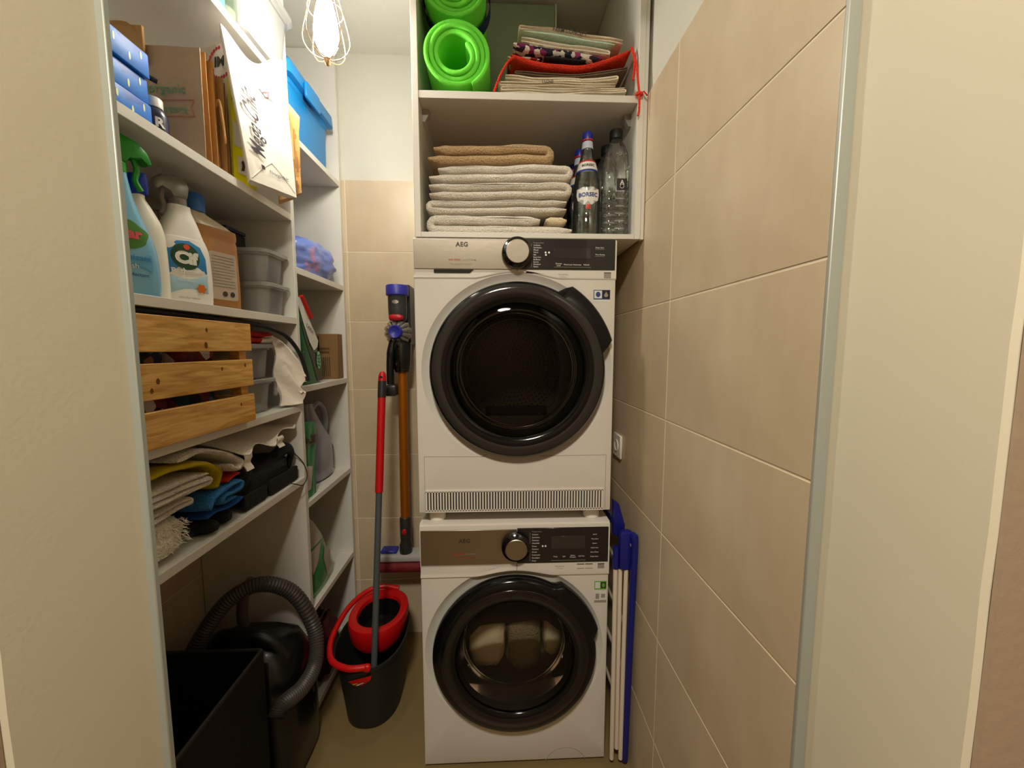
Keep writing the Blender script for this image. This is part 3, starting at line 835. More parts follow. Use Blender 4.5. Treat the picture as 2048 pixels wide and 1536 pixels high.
def crumple(q, th, nu=16, nv=16, amp=0.004, seed=0.0, freq=14, pinch=True, top=None):
    """thin upright bag between four corners TL,TR,BR,BL; returns (mesh, surface fn(u,v,off))"""
    TL, TR, BR, BL = [Vector(p) for p in q]
    nrm = (TR - BL).cross(TL - BR).normalized()
    def base(u, v):
        t = TL * (1 - u) + TR * u
        if top: t = t - Vector((0, 0, top(u)))
        return (BL * (1 - u) + BR * u) * (1 - v) + t * v
    def fr(u, v, off=0.0):
        e = min(1, min(u, 1 - u, v, 1 - v) * 8)
        return base(u, v) + nrm * (amp * (nz(u * freq * .5 + seed, v * freq * .5, seed) + .6 * abs(nz(u * freq + seed, v * freq, seed + 4))) * (0.4 + .6 * e) + off)
    mb = MB(); vs = []; fs = []
    for side in (0, 1):
        for i in range(nu + 1):
            for j in range(nv + 1):
                u, v = i / nu, j / nv
                k = (min(1, min(u, 1 - u) * 10)) if pinch else 1
                vs.append(fr(u, v) if side == 0 else fr(u, v, -th * (0.15 + .85 * k)))
    m = (nu + 1) * (nv + 1); ix = lambda i, j: i * (nv + 1) + j
    for i in range(nu):
        for j in range(nv):
            fs.append((ix(i, j), ix(i + 1, j), ix(i + 1, j + 1), ix(i, j + 1)))
            fs.append((m + ix(i, j), m + ix(i, j + 1), m + ix(i + 1, j + 1), m + ix(i + 1, j)))
    for i in range(nu):
        for j in (0, nv): fs.append((ix(i, j), ix(i + 1, j), m + ix(i + 1, j), m + ix(i, j)))
    for j in range(nv):
        for i in (0, nu): fs.append((ix(i, j), ix(i, j + 1), m + ix(i, j + 1), m + ix(i, j)))
    mb.add(vs, fs)
    return mb, fr

def terry(name, col, scale=260, st=0.9): return mat(name, col, 0.95, bump=(scale, st, 4), sheen=0.3)
M_towel_white = terry('white_terry', 'f2ebde'); M_towel_cream = terry('cream_terry', 'eedcb8'); M_towel_beige = terry('beige_terry', 'c4a478', 200, 1.0)
M_kraft = mat('kraft_paper', 'c29458', 0.8, bump=(60, 0.25), vary=(7, 'ad7f47', .7))
M_kraft2 = mat('pale_kraft_paper', 'bda182', 0.8, bump=(60, 0.25), vary=(7, 'ab9072', .7))
M_clear = clear_mat('clear_box_plastic', 'fbfbf8', 0.0, 0.15, 0.42, 'fcfcf8')
M_lid = clear_mat('clear_lid_plastic', 'fbfbf8', 0.03, 0.18, 0.5, 'fafaf4')
M_pet = clear_mat('clear_bottle_plastic', 'f6faf8', 0.05, 0.04, 0.05, 'e8efec')
M_navy = mat('navy_plastic', '1f2140', 0.3); M_cloth_black = mat('black_cloth', '141416', 0.9, bump=(180, .4))
# ---------------------------------------------------------------- wall cabinet contents
M_green_foam = mat('green_foam', '68d838', 0.75, bump=(140, 0.15)); M_navy_foam = mat('navy_foam', '1d2b52', 0.75)
def mat_roll(label, cx, cz, Rm, y0, y1, th, turns, ph, flip=1):
    root = thing('exercise_mat', label, 'mat', (cx, (y0 + y1) / 2, cz - Rm))
    secs = []; n = int(turns * 40)
    for i in range(n + 1):
        a = 2 * PI * turns * i / n; r = Rm - th / 2 - (th * 1.13) * a / (2 * PI)
        k = 1 + 0.05 * math.sin(2 * a + 1) * (i / n)
        ca, sa = math.cos(ph + flip * a), math.sin(ph + flip * a)
        h = th / 2 * (1 if 0 < i < n else .6)
        dy = 0.004 * math.sin(a * 1.3 + ph)
        ro_, ri = (r + h) * k, (r - h) * k
        b = 0.002
        secs.append([(cx + ro_ * ca, y0 + b + dy, cz + ro_ * sa), (cx + (ro_ - b) * ca, y0 + dy, cz + (ro_ - b) * sa), (cx + (ri + b) * ca, y0 + dy, cz + (ri + b) * sa), (cx + ri * ca, y0 + b + dy, cz + ri * sa), (cx + ri * ca, y1, cz + ri * sa), (cx + ro_ * ca, y1, cz + ro_ * sa)])
    part(root, 'foam_roll', MB().loft(secs), M_green_foam, ang=50)
    return root
m1 = mat_roll('bright green rolled exercise mat lying on the cabinet shelf', -0.112, 2.2095, 0.0985, 1.165, 1.47, 0.0125, 3.3, R(-60))
m2 = mat_roll('green rolled exercise mat with navy strap on top of the other roll', -0.114, 2.409, 0.0965, 1.185, 1.47, 0.0125, 3.6, R(120))
part(m2, 'strap', MB().lathe([(0.0985, 1.24), (0.0995, 1.24), (0.0995, 1.28), (0.0985, 1.28)], Matrix.Translation((-0.114, 0, 2.409)) @ Matrix.Rotation(R(-90), 4, 'X'), seg=40, cap0=False, cap1=False), M_navy_foam)
bd = thing('flat_case', 'large grey green flat case standing behind the green mats', 'case', (0.02, 1.53, CS + 0.001))
M_greygreen = mat('grey_green_card', '8c9a84', 0.6, bump=(50, .05))
part(bd, 'case_body', MB().box(-0.205, 0.215, 1.495, 1.55, CS + 0.001, 2.615, 0.004, 2), M_greygreen)
part(bd, 'case_edge', MB().box(0.2152, 0.2215, 1.493, 1.552, CS + 0.001, 2.618, 0.002), mat('pale_edge', 'cfd2c4', .5))

# bath towels
tw = thing('folded_towel', 'beige folded terry towel on top of the towel stack', 'towel', (0, 1.33, 1.905), group='folded bath towels')
def towel(label, path, th, y0, y1, m, seed, loc_z, wob=0.004, extra=None):
    root = thing('folded_towel', label, 'towel', (0.0, (y0 + y1) / 2, loc_z), group='folded bath towels in the cabinet')
    part(root, 'towel_cloth', ribbon(path, th * 0.93, y0, y1, wob * 0.6, seed, 10, 0.006), m, ang=70)
    return root
bpy.data.objects.remove(tw)
base = CZ0 + 0.002
t = 0.0285
towel('white folded towel at the bottom of the stack with a wide lower layer', serp(-0.180, 0.228, base, 2, t, -1, n=20, ends={1: (-0.18, 0.132)}), t, 1.185, 1.50, M_towel_white, 1.1, base)
fb = thing('folded_towel', 'cream edged hand towel tucked between the two lowest towels', 'towel', (0.17, 1.34, base + t), group='folded bath towels in the cabinet')
part(fb, 'towel_cloth', ribbon(serp(0.150, 0.212, base + t + .0015, 1, t * .92, 1, n=8), t * .86, 1.187, 1.48, .002, 7.7, 8), M_towel_cream, ang=70)
z2 = base + 2 * t + .0045
bend = lambda x: 0.004 * math.sin(x * 9)
towel('white folded towel second from the bottom of the stack with a cream end', serp(-0.188, 0.212, z2, 2, 0.021, -1, n=20, bend=bend), 0.0205, 1.190, 1.49, M_towel_white, 2.3, z2)
z3 = z2 + 0.0435
towel('white folded towel in the middle of the stack showing three thin layers', serp(-0.196, 0.206, z3, 2, 0.0235, 1, n=20, bend=bend), 0.023, 1.187, 1.50, M_towel_white, 3.9, z3)
z4 = z3 + 0.0485
towel('white folded towel right under the beige one with a fold bulging right', serp(-0.196, 0.207, z4, 2, 0.0245, 1, n=20, bend=bend, ends={1: (0.207, -0.170)}), 0.024, 1.188, 1.50, M_towel_white, 5.2, z4)
z5 = z4 + 0.050
towel('beige folded terry towel on top of the white towels', serp(-0.198, 0.146, z5, 2, 0.0285, 1, n=20, bend=bend, ends={1: (0.146, -0.182)}), 0.028, 1.190, 1.46, M_towel_beige, 8.2, z5, 0.005)

# water bottles
M_label_white = mat('white_label', 'dcdad6', 0.5); M_red_cap = mat('red_plastic', 'b8201c', 0.4); M_blue_cap = mat('blue_plastic', '1c2a96', 0.35)
M_blue_print = mat('blue_print', '23348c', .5); M_green_print = mat('green_print', '4f7a2c', .5)
def round_fn(R0, cz=0.0, off=0.0007):
    return lambda p: Vector(((R0(p[1]) + off) * math.sin(p[0] / R0(p[1])), -(R0(p[1]) + off) * math.cos(p[0] / R0(p[1])), p[1]))
def water_bottle(label, x, y, rz):
    root = thing('water_bottle', label, 'bottle', (x, y, CZ0 + 0.001), rz, group='blue capped water bottles')
    pr = [(0.033, 0.0), (0.040, 0.004), (0.0405, 0.02), (0.0405, 0.062), (0.0395, 0.066), (0.0405, 0.07), (0.0405, 0.135), (0.040, 0.155), (0.035, 0.185), (0.026, 0.220), (0.0185, 0.250), (0.0155, 0.275), (0.0150, 0.292)]
    def R0(z):
        for a, b in zip(pr[:-1], pr[1:]):
            if a[1] <= z <= b[1] and b[1] > a[1]: return a[0] + (b[0] - a[0]) * (z - a[1]) / (b[1] - a[1])
        return pr[-1][0]
    fn = round_fn(R0)
    bo = part(root, 'bottle_body', MB().lathe(pr, seg=36), M_pet, world=False, ang=60)
    part(root, 'water', MB().lathe([(max(.001, r - .0015), z + .002) for r, z in pr if z < 0.2], seg=32), clear_mat('water_in_bottle', 'dfe8e2', 0.02, 0.03), world=False)
    cap = part(root, 'cap', MB().lathe([(0.0150, 0.289), (0.0155, 0.292), (0.0155, 0.308), (0.014, 0.311), (0.001, 0.3115)], seg=28), M_blue_cap, world=False)
    part(cap, 'cap_ring', MB().lathe([(0.0150, 0.285), (0.0172, 0.285), (0.0172, 0.2895), (0.0150, 0.2895)], seg=28, cap0=False, cap1=False), M_red_cap, world=False)
    nl = part(root, 'neck_label', MB().lathe([(R0(0.262) + .0006, 0.262), (R0(0.283) + .0006, 0.283)], seg=28, cap0=False, cap1=False), mat('pale_blue_label', 'b9c2d8', .5), world=False)
    sh = part(root, 'shoulder_label', MB().lathe([(R0(z) + .0006, z) for z in (0.192, 0.20, 0.21, 0.222)], seg=36, cap0=False, cap1=False), M_label_white, world=False)
    part(sh, 'label_stripe', MB().lathe([(R0(z) + .0009, z) for z in (0.219, 0.2235)], seg=36, cap0=False, cap1=False), M_red_cap, world=False)
    part(sh, 'label_stripe', MB().lathe([(R0(z) + .0009, z) for z in (0.189, 0.195)], seg=36, cap0=False, cap1=False), M_blue_print, world=False)
    fn2 = round_fn(R0, 0, .0014)
    dtext(sh, 'BORSEC', 0.0105, 0, 0.207, fn2, M_text_dark, bold=.0003)
    lb = decal(root, 'front_label', [(-.036, .137), (-.015, .141), (.015, .141), (.036, .137), (.038, .120), (.033, .104), (.012, .090), (-.012, .090), (-.033, .104), (-.038, .120)], fn, M_label_white, 6)
    dtext(lb, 'BORSEC', 0.0158, 0, 0.118, round_fn(R0, 0, .0022), M_blue_print, bold=.0003)
    decal(lb, 'label_tab', [(-.007, .090), (.007, .090), (.007, .076), (-.007, .076)], fn2, M_red_cap, 3)
    return root
water_bottle('blue capped bottle with oval label in front beside the towels', 0.279, 1.222, R(-6))
water_bottle('blue capped bottle directly behind the front one', 0.277, 1.325, R(10))
water_bottle('blue capped bottle farthest back behind the two others', 0.275, 1.43, R(30))
def square_bottle(label, x, y, rz, big=True):
    root = thing('water_bottle', label, 'bottle', (x, y, CZ0 + 0.001), rz, group='clear square water bottles')
    pr = []
    for z, w in ((0, .034), (.004, .0375), (.02, .038)): pr.append((z, w, w * .95))
    for i in range(6):
        z = .03 + i * .022; pr += [(z, .038, .036), (z + .003, .0365, .0345), (z + .006, .038, .036)]
    pr += [(.175, .038, .036), (.21, .0375, .0355), (.245, .034, .033), (.268, .026, .026), (.285, .018, .018), (.295, .0145, .0145)]
    part(root, 'bottle_body', bottle_mb(pr, 4.5, 40), M_pet, world=False, ang=40)
    part(root, 'cap', MB().lathe([(0.0150, .294), (0.0195, .295), (0.0195, .318), (.018, .321), (.001, .3215)], seg=30), M_black, world=False)
    fn = front_fn(pr, 4.5, .0012); fn2 = front_fn(pr, 4.5, .002)
    lb = decal(root, 'front_label', rrect(-.002, .028, .135, .168, .0005, 2), fn, M_black, 4)
    dtext(lb, 'A', 0.019, 0.013, 0.156, fn2, M_text_white); 
    ring = MB().lathe([(.0052, 0), (.0062, 0), (.0062, .0002), (.0052, .0002)], Matrix.Translation((.013, .1455, 0)), seg=20, cap0=False, cap1=False)
    part(lb, 'emblem_ring', map_mb(ring, lambda p: fn2(Vector((p.x, p.y, 0)))), M_text_white, world=False)
    dtext(root, 'AQUA', 0.012, 0.010, 0.240, front_fn(pr, 4.5, .0012), M_text_grey)
    return root
square_bottle('clear square water bottle with black cap and small black label in front', 0.367, 1.225, R(-4))
square_bottle('clear square water bottle behind the black labelled one', 0.366, 1.318, R(4))
square_bottle('clear square water bottle farthest back by the cabinet side', 0.366, 1.412, R(-3))

# tote bags
M_canvas = mat('cream_canvas', 'e6dcc6', 0.9, bump=(220, .5)); M_canvas2 = mat('natural_canvas', 'd8ccb4', 0.9, bump=(220, .5))
M_taupe = mat('taupe_cloth', '6e5c4e', 0.9, bump=(220, .5)); M_orange = mat('orange_red_mesh', 'e8330c', 0.75, bump=(240, .9))
M_mint = mat('mint_cloth', 'b4cdb6', 0.9, bump=(200, .4)); M_pink = mat('pale_pink_cloth', 'd6bba4', .9, bump=(200, .4)); M_crimson = mat('crimson_cloth', 'a51f2c', .9)
M_check = patch_mat('patterned_cloth', ['1a1a2c', 'e6e0d4', '7a1f56', '2c1c30', 'd0c8bc', '8c2c64'], 70)
M_flower = patch_mat('red_print_cloth', ['c3271d', 'd8cfc0', '8d1f1a', 'c8b9a5'], 60)
def sag(c, k): return lambda x: k * ((x - c) / 0.2) ** 2
def tote(label, path, th, m, seed, y0=1.185, y1=1.47, z=2.12, wob=.0015, jag=.01):
    root = thing('tote_bag', label, 'bag', (0.2, (y0 + y1) / 2, z), group='folded cloth bags in the cabinet')
    part(root, 'folded_cloth', ribbon(path, th, y0, y1, wob, seed, 8, jag), m, ang=70)
    return root
zb = CS + 0.001
def layer(x0, x1, z, f, n=22): return [(x0 + (x1 - x0) * i / n, z + f(x0 + (x1 - x0) * i / n)) for i in range(n + 1)]
tote('crimson cloth lying flat under the folded tote bags', layer(0.03, 0.36, zb + .003, lambda x: 0.0), .006, M_crimson, 1, z=zb, wob=.0004)
f1 = lambda x: 0.0012 + 0.014 * max(0, (x - 0.2) / 0.2) ** 2 * .6
tote('cream tote bag folded in four at the bottom of the bag pile', serp(0.020, 0.375, zb + .007, 3, .0062, 1, bend=f1), .0062, M_canvas, 2, y0=1.178, z=zb + .006)
f2 = lambda x: f1(x) * 1.5
tb = tote('cream tote bag with small black lettering in the lower pile', serp(0.014, 0.350, zb + .0265, 2, .0068, -1, bend=f2), .0068, M_canvas2, 3, y0=1.180, z=zb + .025)
f3 = lambda x: f1(x) * 2.0 + 0.004 * max(0, (0.1 - x) / .1)
tote('cream tote bag with rolled right edge below the taupe bag', serp(0.028, 0.352, zb + .041, 2, .0075, 1, bend=f3), .0072, M_canvas, 4, y0=1.184, z=zb + .04)
f4 = lambda x: f1(x) * 3.2 + 0.010 * max(0, (0.12 - x) / .1)
tote('taupe cloth bag folded below the orange drawstring bag', serp(0.060, 0.385, zb + .057, 2, .0055, -1, bend=f4), .0055, M_taupe, 5, y0=1.188, z=zb + .05)
f5 = lambda x: 0.042 * max(0, (0.17 - x) / .17) ** 1.6 + 0.052 * max(0, (x - 0.22) / .18) ** 1.7
ob = tote('orange red mesh drawstring bag sagging across the middle of the pile', layer(0.045, 0.392, zb + .086, f5, 30), .014, M_orange, 6, y0=1.180, z=zb + .07, wob=.002)
f6 = lambda x: 0.018 * max(0, (0.2 - x) / .15)
tote('black crumpled cloth under the patterned bag', layer(0.140, 0.262, zb + .1065, lambda x: f6(x) + .002 * math.sin(x * 40), 24), .009, M_cloth_black, 7, y0=1.188, z=zb + .09, wob=.002)
sl = lambda z0, s: (lambda x: z0 - s * (x - 0.05))
tote('red and white printed bag showing at the left of the pile', layer(0.036, 0.130, 0, sl(zb + .127, .05)), .009, M_flower, 8, y0=1.21, z=zb + .12)
tote('navy white and purple patterned bag in the upper pile', layer(0.052, 0.312, 0, sl(zb + .147, .10)), .020, M_check, 9, y0=1.192, z=zb + .11, wob=.002)
tote('cream tote bag folded on top of the patterned bag', serp(0.075, 0.330, 0, 2, .008, 1, bend=sl(zb + .160, .105)), .008, M_canvas, 10, y0=1.198, z=zb + .13)
tote('mint green cloth bag near the top of the pile', layer(0.080, 0.348, 0, sl(zb + .1875, .106)), .010, M_mint, 11, y0=1.192, z=zb + .15)
tt = tote('cream tote bag with dark lettering on top of the bag pile', serp(0.075, 0.372, 0, 2, .0085, -1, bend=sl(zb + .1965, .112)), .008, mat('cream_pink_canvas', 'e6d5bc', .9, bump=(200, .4)), 12, y0=1.197, z=zb + .17)
# prints on the folded front edges
def edge_text(root, s, size, x, z, slope, y, m=M_text_dark):
    part(root, 'lettering', map_mb(text_mb(s, size, .0002), frame_fn((x, y, z), (1, 0, -slope), (0, -0.35, 1))), m, smooth=False)
edge_text(tt, 'FARM CONCEPT', .0135, .215, zb + .185, .115, 1.1900)
edge_text(tb, 'I LOVE', .011, .150, zb + .038, 0, 1.1735)
# cords of the orange bag
for pts, nm in (([(0.055, 1.178, zb + .105), (0.035, 1.172, zb + .085), (0.012, 1.168, zb + .045), (-0.004, 1.168, zb + .004)], 'drawstring'),
                ([(0.392, 1.18, zb + .140), (0.400, 1.172, zb + .10), (0.396, 1.168, zb + .045)], 'drawstring'),
                ([(0.394, 1.18, zb + .140), (0.402, 1.165, zb + .09), (0.406, 1.155, zb + .03), (0.408, 1.1495, zb - .004), (0.409, 1.149, zb - .045), (0.406, 1.149, zb - .062)], 'drawstring')):
    part(ob, nm, MB().tube(catmull(pts, 6), .0032, 7), M_orange)
part(ob, 'knot', MB().lump((0.409, 1.150, zb - .003), (.011, .006, .006), 2, .3, 3, 14), M_orange)
part(ob, 'knot_tail', MB().tube([(0.409, 1.150, zb - .003), (0.422, 1.149, zb + .003), (0.431, 1.148, zb - .008)], .004, 7, flat=.5), M_orange)
# ---------------------------------------------------------------- stick vacuum hung on the back wall
M_gun = mat('gunmetal_plastic', '4a4a4c', 0.3, metal=.5); M_violet = mat('violet_blue_plastic', '2e2f96', .4); M_red_sv = mat('red_trim', 'b0161c', .35)
M_orange_tube = mat('orange_anodised_tube', 'b5690e', .35, metal=.6); M_clear_bin = clear_mat('smoky_bin_plastic', '9a9a98', .06, .05)
M_cycl = mat('bright_gunmetal', 'a8a49c', .22, metal=.85)
sx, sy = -0.414, 1.655
sv = thing('stick_vacuum', 'stick vacuum with orange tube hanging upright on the tiled back wall', 'vacuum', (sx, sy, 0.40))
part(sv, 'motor_housing', MB().lathe([(0.033, 1.50), (0.037, 1.51), (0.039, 1.55), (0.039, 1.600), (0.042, 1.606)], Matrix.Translation((sx, sy, 0)), seg=36), M_gun)
part(sv, 'filter_cap', MB().lathe([(0.043, 1.603), (0.046, 1.606), (0.046, 1.642), (0.043, 1.646), (0.001, 1.646)], Matrix.Translation((sx, sy, 0)), seg=36), M_violet)
part(sv, 'badge', map_mb(grid_poly(ellipse(0, 0, .014, .0075, 20), 3), lambda p: Vector((sx + p[0], sy - .0395 + p[0] ** 2 * 12, 1.575 + p[1]))), mat('silver_badge', 'bdb9a8', .25, metal=.8))
part(sv, 'power_button', MB().lump((sx, sy - .030, 1.512), (.030, .012, .014), 1, .02, 2, 22), M_red_sv)
# ring of cyclone cones round a blue hub
cy0 = sy - .012; cz0 = 1.452
for k in range(12):
    a = 2 * PI * k / 12 + .2
    c = Vector((sx + .043 * math.cos(a), cy0, cz0 + .043 * math.sin(a)))
    h = Vector((sx + .020 * math.cos(a), cy0 - .035, cz0 + .020 * math.sin(a)))
    part(sv, 'cyclone', MB().tube([c + (c - h) * .35, c, c * .5 + h * .5, h], [.008, .0135, .011, .006], 10), M_cycl)
part(sv, 'cyclone_hub', MB().lathe([(0.030, 0), (0.030, .03), (.027, .046), (.024, .050), (.020, .047), (.001, .043)], Matrix.Translation((sx, cy0, cz0)) @ Matrix.Rotation(R(90), 4, 'X'), seg=28), M_violet)
part(sv, 'cyclone_core', MB().lump((sx, sy + .01, cz0), (.05, .035, .05), 1, .02, 2, 26, 2.2), M_dark)
part(sv, 'dust_bin', MB().lathe([(0.040, 1.41), (0.042, 1.40), (0.038, 1.34), (0.034, 1.30), (.030, 1.285), (.001, 1.283)], Matrix.Translation((sx + .012, sy, 0)), seg=32), M_clear_bin)
part(sv, 'shroud', MB().lathe([(0.026, 1.42), (0.026, 1.32), (.022, 1.30), (.001, 1.30)], Matrix.Translation((sx + .012, sy, 0)), seg=28), M_black)
part(sv, 'handle', MB().tube(catmull([(sx - .018, sy - .015, 1.41), (sx - .030, sy - .02, 1.35), (sx - .033, sy - .02, 1.29), (sx - .034, sy - .018, 1.235)], 6), [.018] * 6 + [.0155] * 12 + [.016], 12), M_black)
part(sv, 'battery', MB().box(sx - .054, sx - .006, sy - .045, sy + .045, 1.185, 1.232, .008, 2), M_dark)
part(sv, 'trigger', MB().lump((sx - .008, sy - .02, 1.325), (.008, .007, .012), 1, .02, 2, 14), M_red_sv)
part(sv, 'tube', MB().tube([(sx + .012, sy, 1.29), (sx + .010, sy, 1.0), (sx + .008, sy, 0.625)], .0195, 20), M_orange_tube)
cf = part(sv, 'cuff', MB().lathe([(0.021, .645), (.024, .64), (.024, .56), (.022, .535), (.027, .52), (.027, .47), (.020, .465)], Matrix.Translation((sx + .008, sy, 0)), seg=24), M_dark)
part(cf, 'release_button', MB().lump((sx + .008, sy - .023, .585), (.010, .006, .014), 1, .02, 2, 14), M_red_sv)
hd = part(sv, 'floor_head', MB().box(sx - .125, sx + .125, sy - .035, sy + .045, .452, .482, .008, 2), mat('silver_grey_plastic', 'a9a9a6', .3))
part(hd, 'roller', MB().lathe([(.024, -.125), (.026, -.12), (.026, .12), (.024, .125)], Matrix.Translation((sx, sy - .012, .424)) @ Matrix.Rotation(R(90), 4, 'Y'), seg=24), mat('dark_red_roller', '6d1420', .7, bump=(120, .4)))
part(hd, 'head_neck', MB().box(sx - .10, sx - .03, sy - .02, sy + .03, .483, .497, .004), M_violet)
part(sv, 'wall_dock', MB().box(sx + .02, sx + .045, sy + .03, YB - .001, 1.40, 1.655, .004), M_dark)

# ---------------------------------------------------------------- mop and bucket
M_red_pl = mat('red_bucket_plastic', 'c01012', .35); M_pole_grey = mat('grey_pole', '4e5355', .4); M_bucket = mat('black_bucket_plastic', '1f1f1d', .5)
mp = thing('mop', 'mop with red upper handle standing in the bucket', 'mop', (-0.449, 1.290, 0.13))
m0, m1_ = Vector((-0.452, 1.306, 0.13)), Vector((-0.440, 1.50, 1.292))
pt = lambda k: m0 + (m1_ - m0) * k
part(mp, 'lower_pole', MB().tube([pt(0), pt(.30), pt(.625)], .0115, 14), M_pole_grey)
part(mp, 'upper_pole', MB().tube([pt(.615), pt(.80), pt(.93)], .0145, 14), M_red_pl)
part(mp, 'grip_band', MB().tube([pt(.918), pt(.972)], .0155, 14), M_dark)
hp = part(mp, 'hanging_cap', MB().tube([pt(.970), pt(.985), pt(.997), pt(1.003)], [.0148, .0148, .012, .006], 14), M_red_pl)
part(hp, 'hanging_hole', MB().lathe([(.006, 0), (.001, .0003)], Matrix.Translation(pt(.985) + Vector((0, -.0150, 0))) @ Matrix.Rotation(R(90), 4, 'X'), seg=14), M_slit)
bx, by = -0.482, 1.425
bk = thing('mop_bucket', 'black oval mop bucket with red wringer basket and red handle', 'bucket', (bx, by, 0))
bs = lambda hw, hd, z, n=2.3, dx=0, dy=0: [(bx + dx + a, by + dy + b, z) for a, b in sup(hw, hd, n, 48)]
part(bk, 'bucket_body', MB().loft([bs(.092, .118, .001), bs(.098, .126, .006), bs(.108, .145, .12), bs(.120, .172, .24), bs(.127, .181, .268), bs(.131, .186, .270), bs(.131, .186, .282), bs(.124, .179, .282), bs(.115, .168, .24), bs(.092, .122, .02), bs(.09, .118, .012)]), M_bucket, ang=45)
wy = .061
part(bk, 'wringer_basket', MB().loft([bs(.090, .112, .235, 2.2, .004, wy), bs(.106, .128, .262, 2.2, .004, wy), bs(.113, .136, .315, 2.2, .004, wy), bs(.110, .133, .333, 2.2, .004, wy), bs(.100, .122, .337, 2.2, .004, wy), bs(.082, .098, .330, 2.2, .004, wy), bs(.078, .094, .318, 2.2, .004, wy), bs(.074, .090, .25, 2.2, .004, wy)], True, False), M_red_pl, ang=50)
ib = part(bk, 'spin_insert', MB().loft([bs(.0775, .0935, .316, 2.2, .004, wy), bs(.070, .085, .25, 2.2, .004, wy), bs(.03, .035, .245, 2.2, .004, wy), bs(.02, .025, .27, 2.2, .004, wy), bs(.002, .003, .275, 2.2, .004, wy)], False, True), M_black)
hpts = [(bx + .03, by - .188, .300), (bx - .03, by - .190, .300), (bx - .095, by - .155, .300), (bx - .132, by - .08, .306), (bx - .137, by + .02, .318), (bx - .122, by + .10, .330), (bx - .08, by + .165, .342), (bx - .02, by + .195, .345), (bx + .05, by + .192, .335)]
part(bk, 'handle', MB().tube(catmull(hpts, 8), .0105, 12), M_red_pl)
part(bk, 'handle_pivot', MB().lump((bx + .035, by - .187, .297), (.014, .010, .014), 1, .02, 2, 16), M_red_pl)
bf = lambda p: Vector((bx + p[0], by - .186 + abs(p[0]) ** 2 * 4.2 + (.262 - p[1]) * .42, p[1]))
lg = decal(bk, 'logo_plate', [(-.035, .236), (.048, .262), (.040, .236), (.012, .216), (-.015, .214)], lambda p: bf(p) - Vector((0, .004, 0)), M_red_pl, 4, world=True)
decal(lg, 'logo_stripe', [(-.022, .228), (-.002, .238), (.002, .234), (-.018, .223)], lambda p: bf(p) - Vector((0, .0065, 0)), mat('yellow_print', 'd8c23a', .5), 3, world=True)
decal(lg, 'logo_stripe', [(-.008, .224), (.018, .238), (.021, .234), (-.004, .220)], lambda p: bf(p) - Vector((0, .0065, 0)), M_text_white, 3, world=True)

# ---------------------------------------------------------------- drying rack folded beside the washing machine
M_rack_blue = mat('dark_blue_plastic', '161b74', .4); M_tube_white = mat('white_coated_tube', 'd8cdbd', .35)
rk = thing('drying_rack', 'folded clothes drying rack with dark blue joints and white tubes', 'drying rack', (0.40, 1.30, 0))
yk = 1.125
part(rk, 'frame_rail', MB().tube(catmull([(0.421, yk + .02, 0.02), (0.423, yk + .01, .4), (0.426, yk, .77), (0.421, yk + .004, .80)], 6), .011, 10), M_rack_blue)
part(rk, 'joint_plate', pprism(rrect(-.030, .016, -.075, .052, .016, 5), lambda a, b, d: (0.412 + a, yk + .018 + d, 0.765 + b), .013), M_rack_blue)
part(rk, 'joint_plate', pprism([(-.032, 0), (.004, -.02), (.006, .03), (-.015, .10), (-.034, .115)], lambda a, b, d: (0.404 + a, yk + .055 + d, 0.79 + b), .012), M_rack_blue)
part(rk, 'pivot_pin', MB().lathe([(.005, 0), (.0045, .003), (.001, .004)], Matrix.Translation((0.417, yk + .005, .775)) @ Matrix.Rotation(R(90), 4, 'X'), seg=14), M_chrome)
for dx, zt, dy in ((0.3725, .715, .005), (0.390, .712, .012), (0.4065, .715, .004)):
    part(rk, 'tube_sleeve', MB().tube([(dx, yk + dy + .01, zt - .02), (dx, yk + dy + .01, zt + .05)], .0095, 12), M_rack_blue)
    part(rk, 'leg_tube', MB().tube([(dx + (.004 if dx < .40 else -.001), yk + dy + .012, .03 if dx != .390 else .06), (dx, yk + dy + .01, zt)], .0072, 12), M_tube_white)
for zz in (.18, .34, .5, .66):
    part(rk, 'cross_tube', MB().tube([(0.410, yk + .03, zz), (0.410, 1.70, zz)], .005, 8), M_tube_white)
part(rk, 'rear_rail', MB().tube([(0.414, 1.70, .01), (0.414, 1.70, .80)], .010, 10), M_rack_blue)
part(rk, 'rear_rail', MB().tube([(0.378, 1.70, .01), (0.378, 1.70, .80)], .010, 10), M_rack_blue)
part(rk, 'top_rail', MB().tube([(0.392, yk + .05, .80), (0.392, 1.70, .80)], .008, 8), M_rack_blue)

# ---------------------------------------------------------------- floor bay under the wide shelves
M_box_black = mat('black_fibreboard', '0d0c0b', .75, bump=(120, .2)); M_box_edge = mat('dark_box_edge', '26231f', .55)
fbx = thing('storage_box', 'large open black storage box on the floor under the shelves', 'box', (-0.84, 0.87, 0))
x0, x1, y0, y1, H = -1.015, -0.668, 0.66, 1.05, .530; w = .006
for a, b, c, d in ((x0, x0 + w, y0, y1), (x1 - w, x1, y0, y1), (x0 + w, x1 - w, y0, y0 + w), (x0 + w, x1 - w, y1 - w, y1)):
    part(fbx, 'box_wall', MB().box(a, b, c, d, 0.001, H, .001), M_box_black)
part(fbx, 'box_floor', MB().box(x0 + w, x1 - w, y0 + w, y1 - w, .001, .008), M_box_black)
part(fbx, 'rim', MB().tube([(x1 - w / 2, y0 + .004, H), (x1 - w / 2, y1 - .004, H)], .0055, 8), M_box_edge)
part(fbx, 'rim', MB().tube([(x0 + .01, y1 - w / 2, H), (x1 - .004, y1 - w / 2, H)], .0050, 8), M_box_edge)
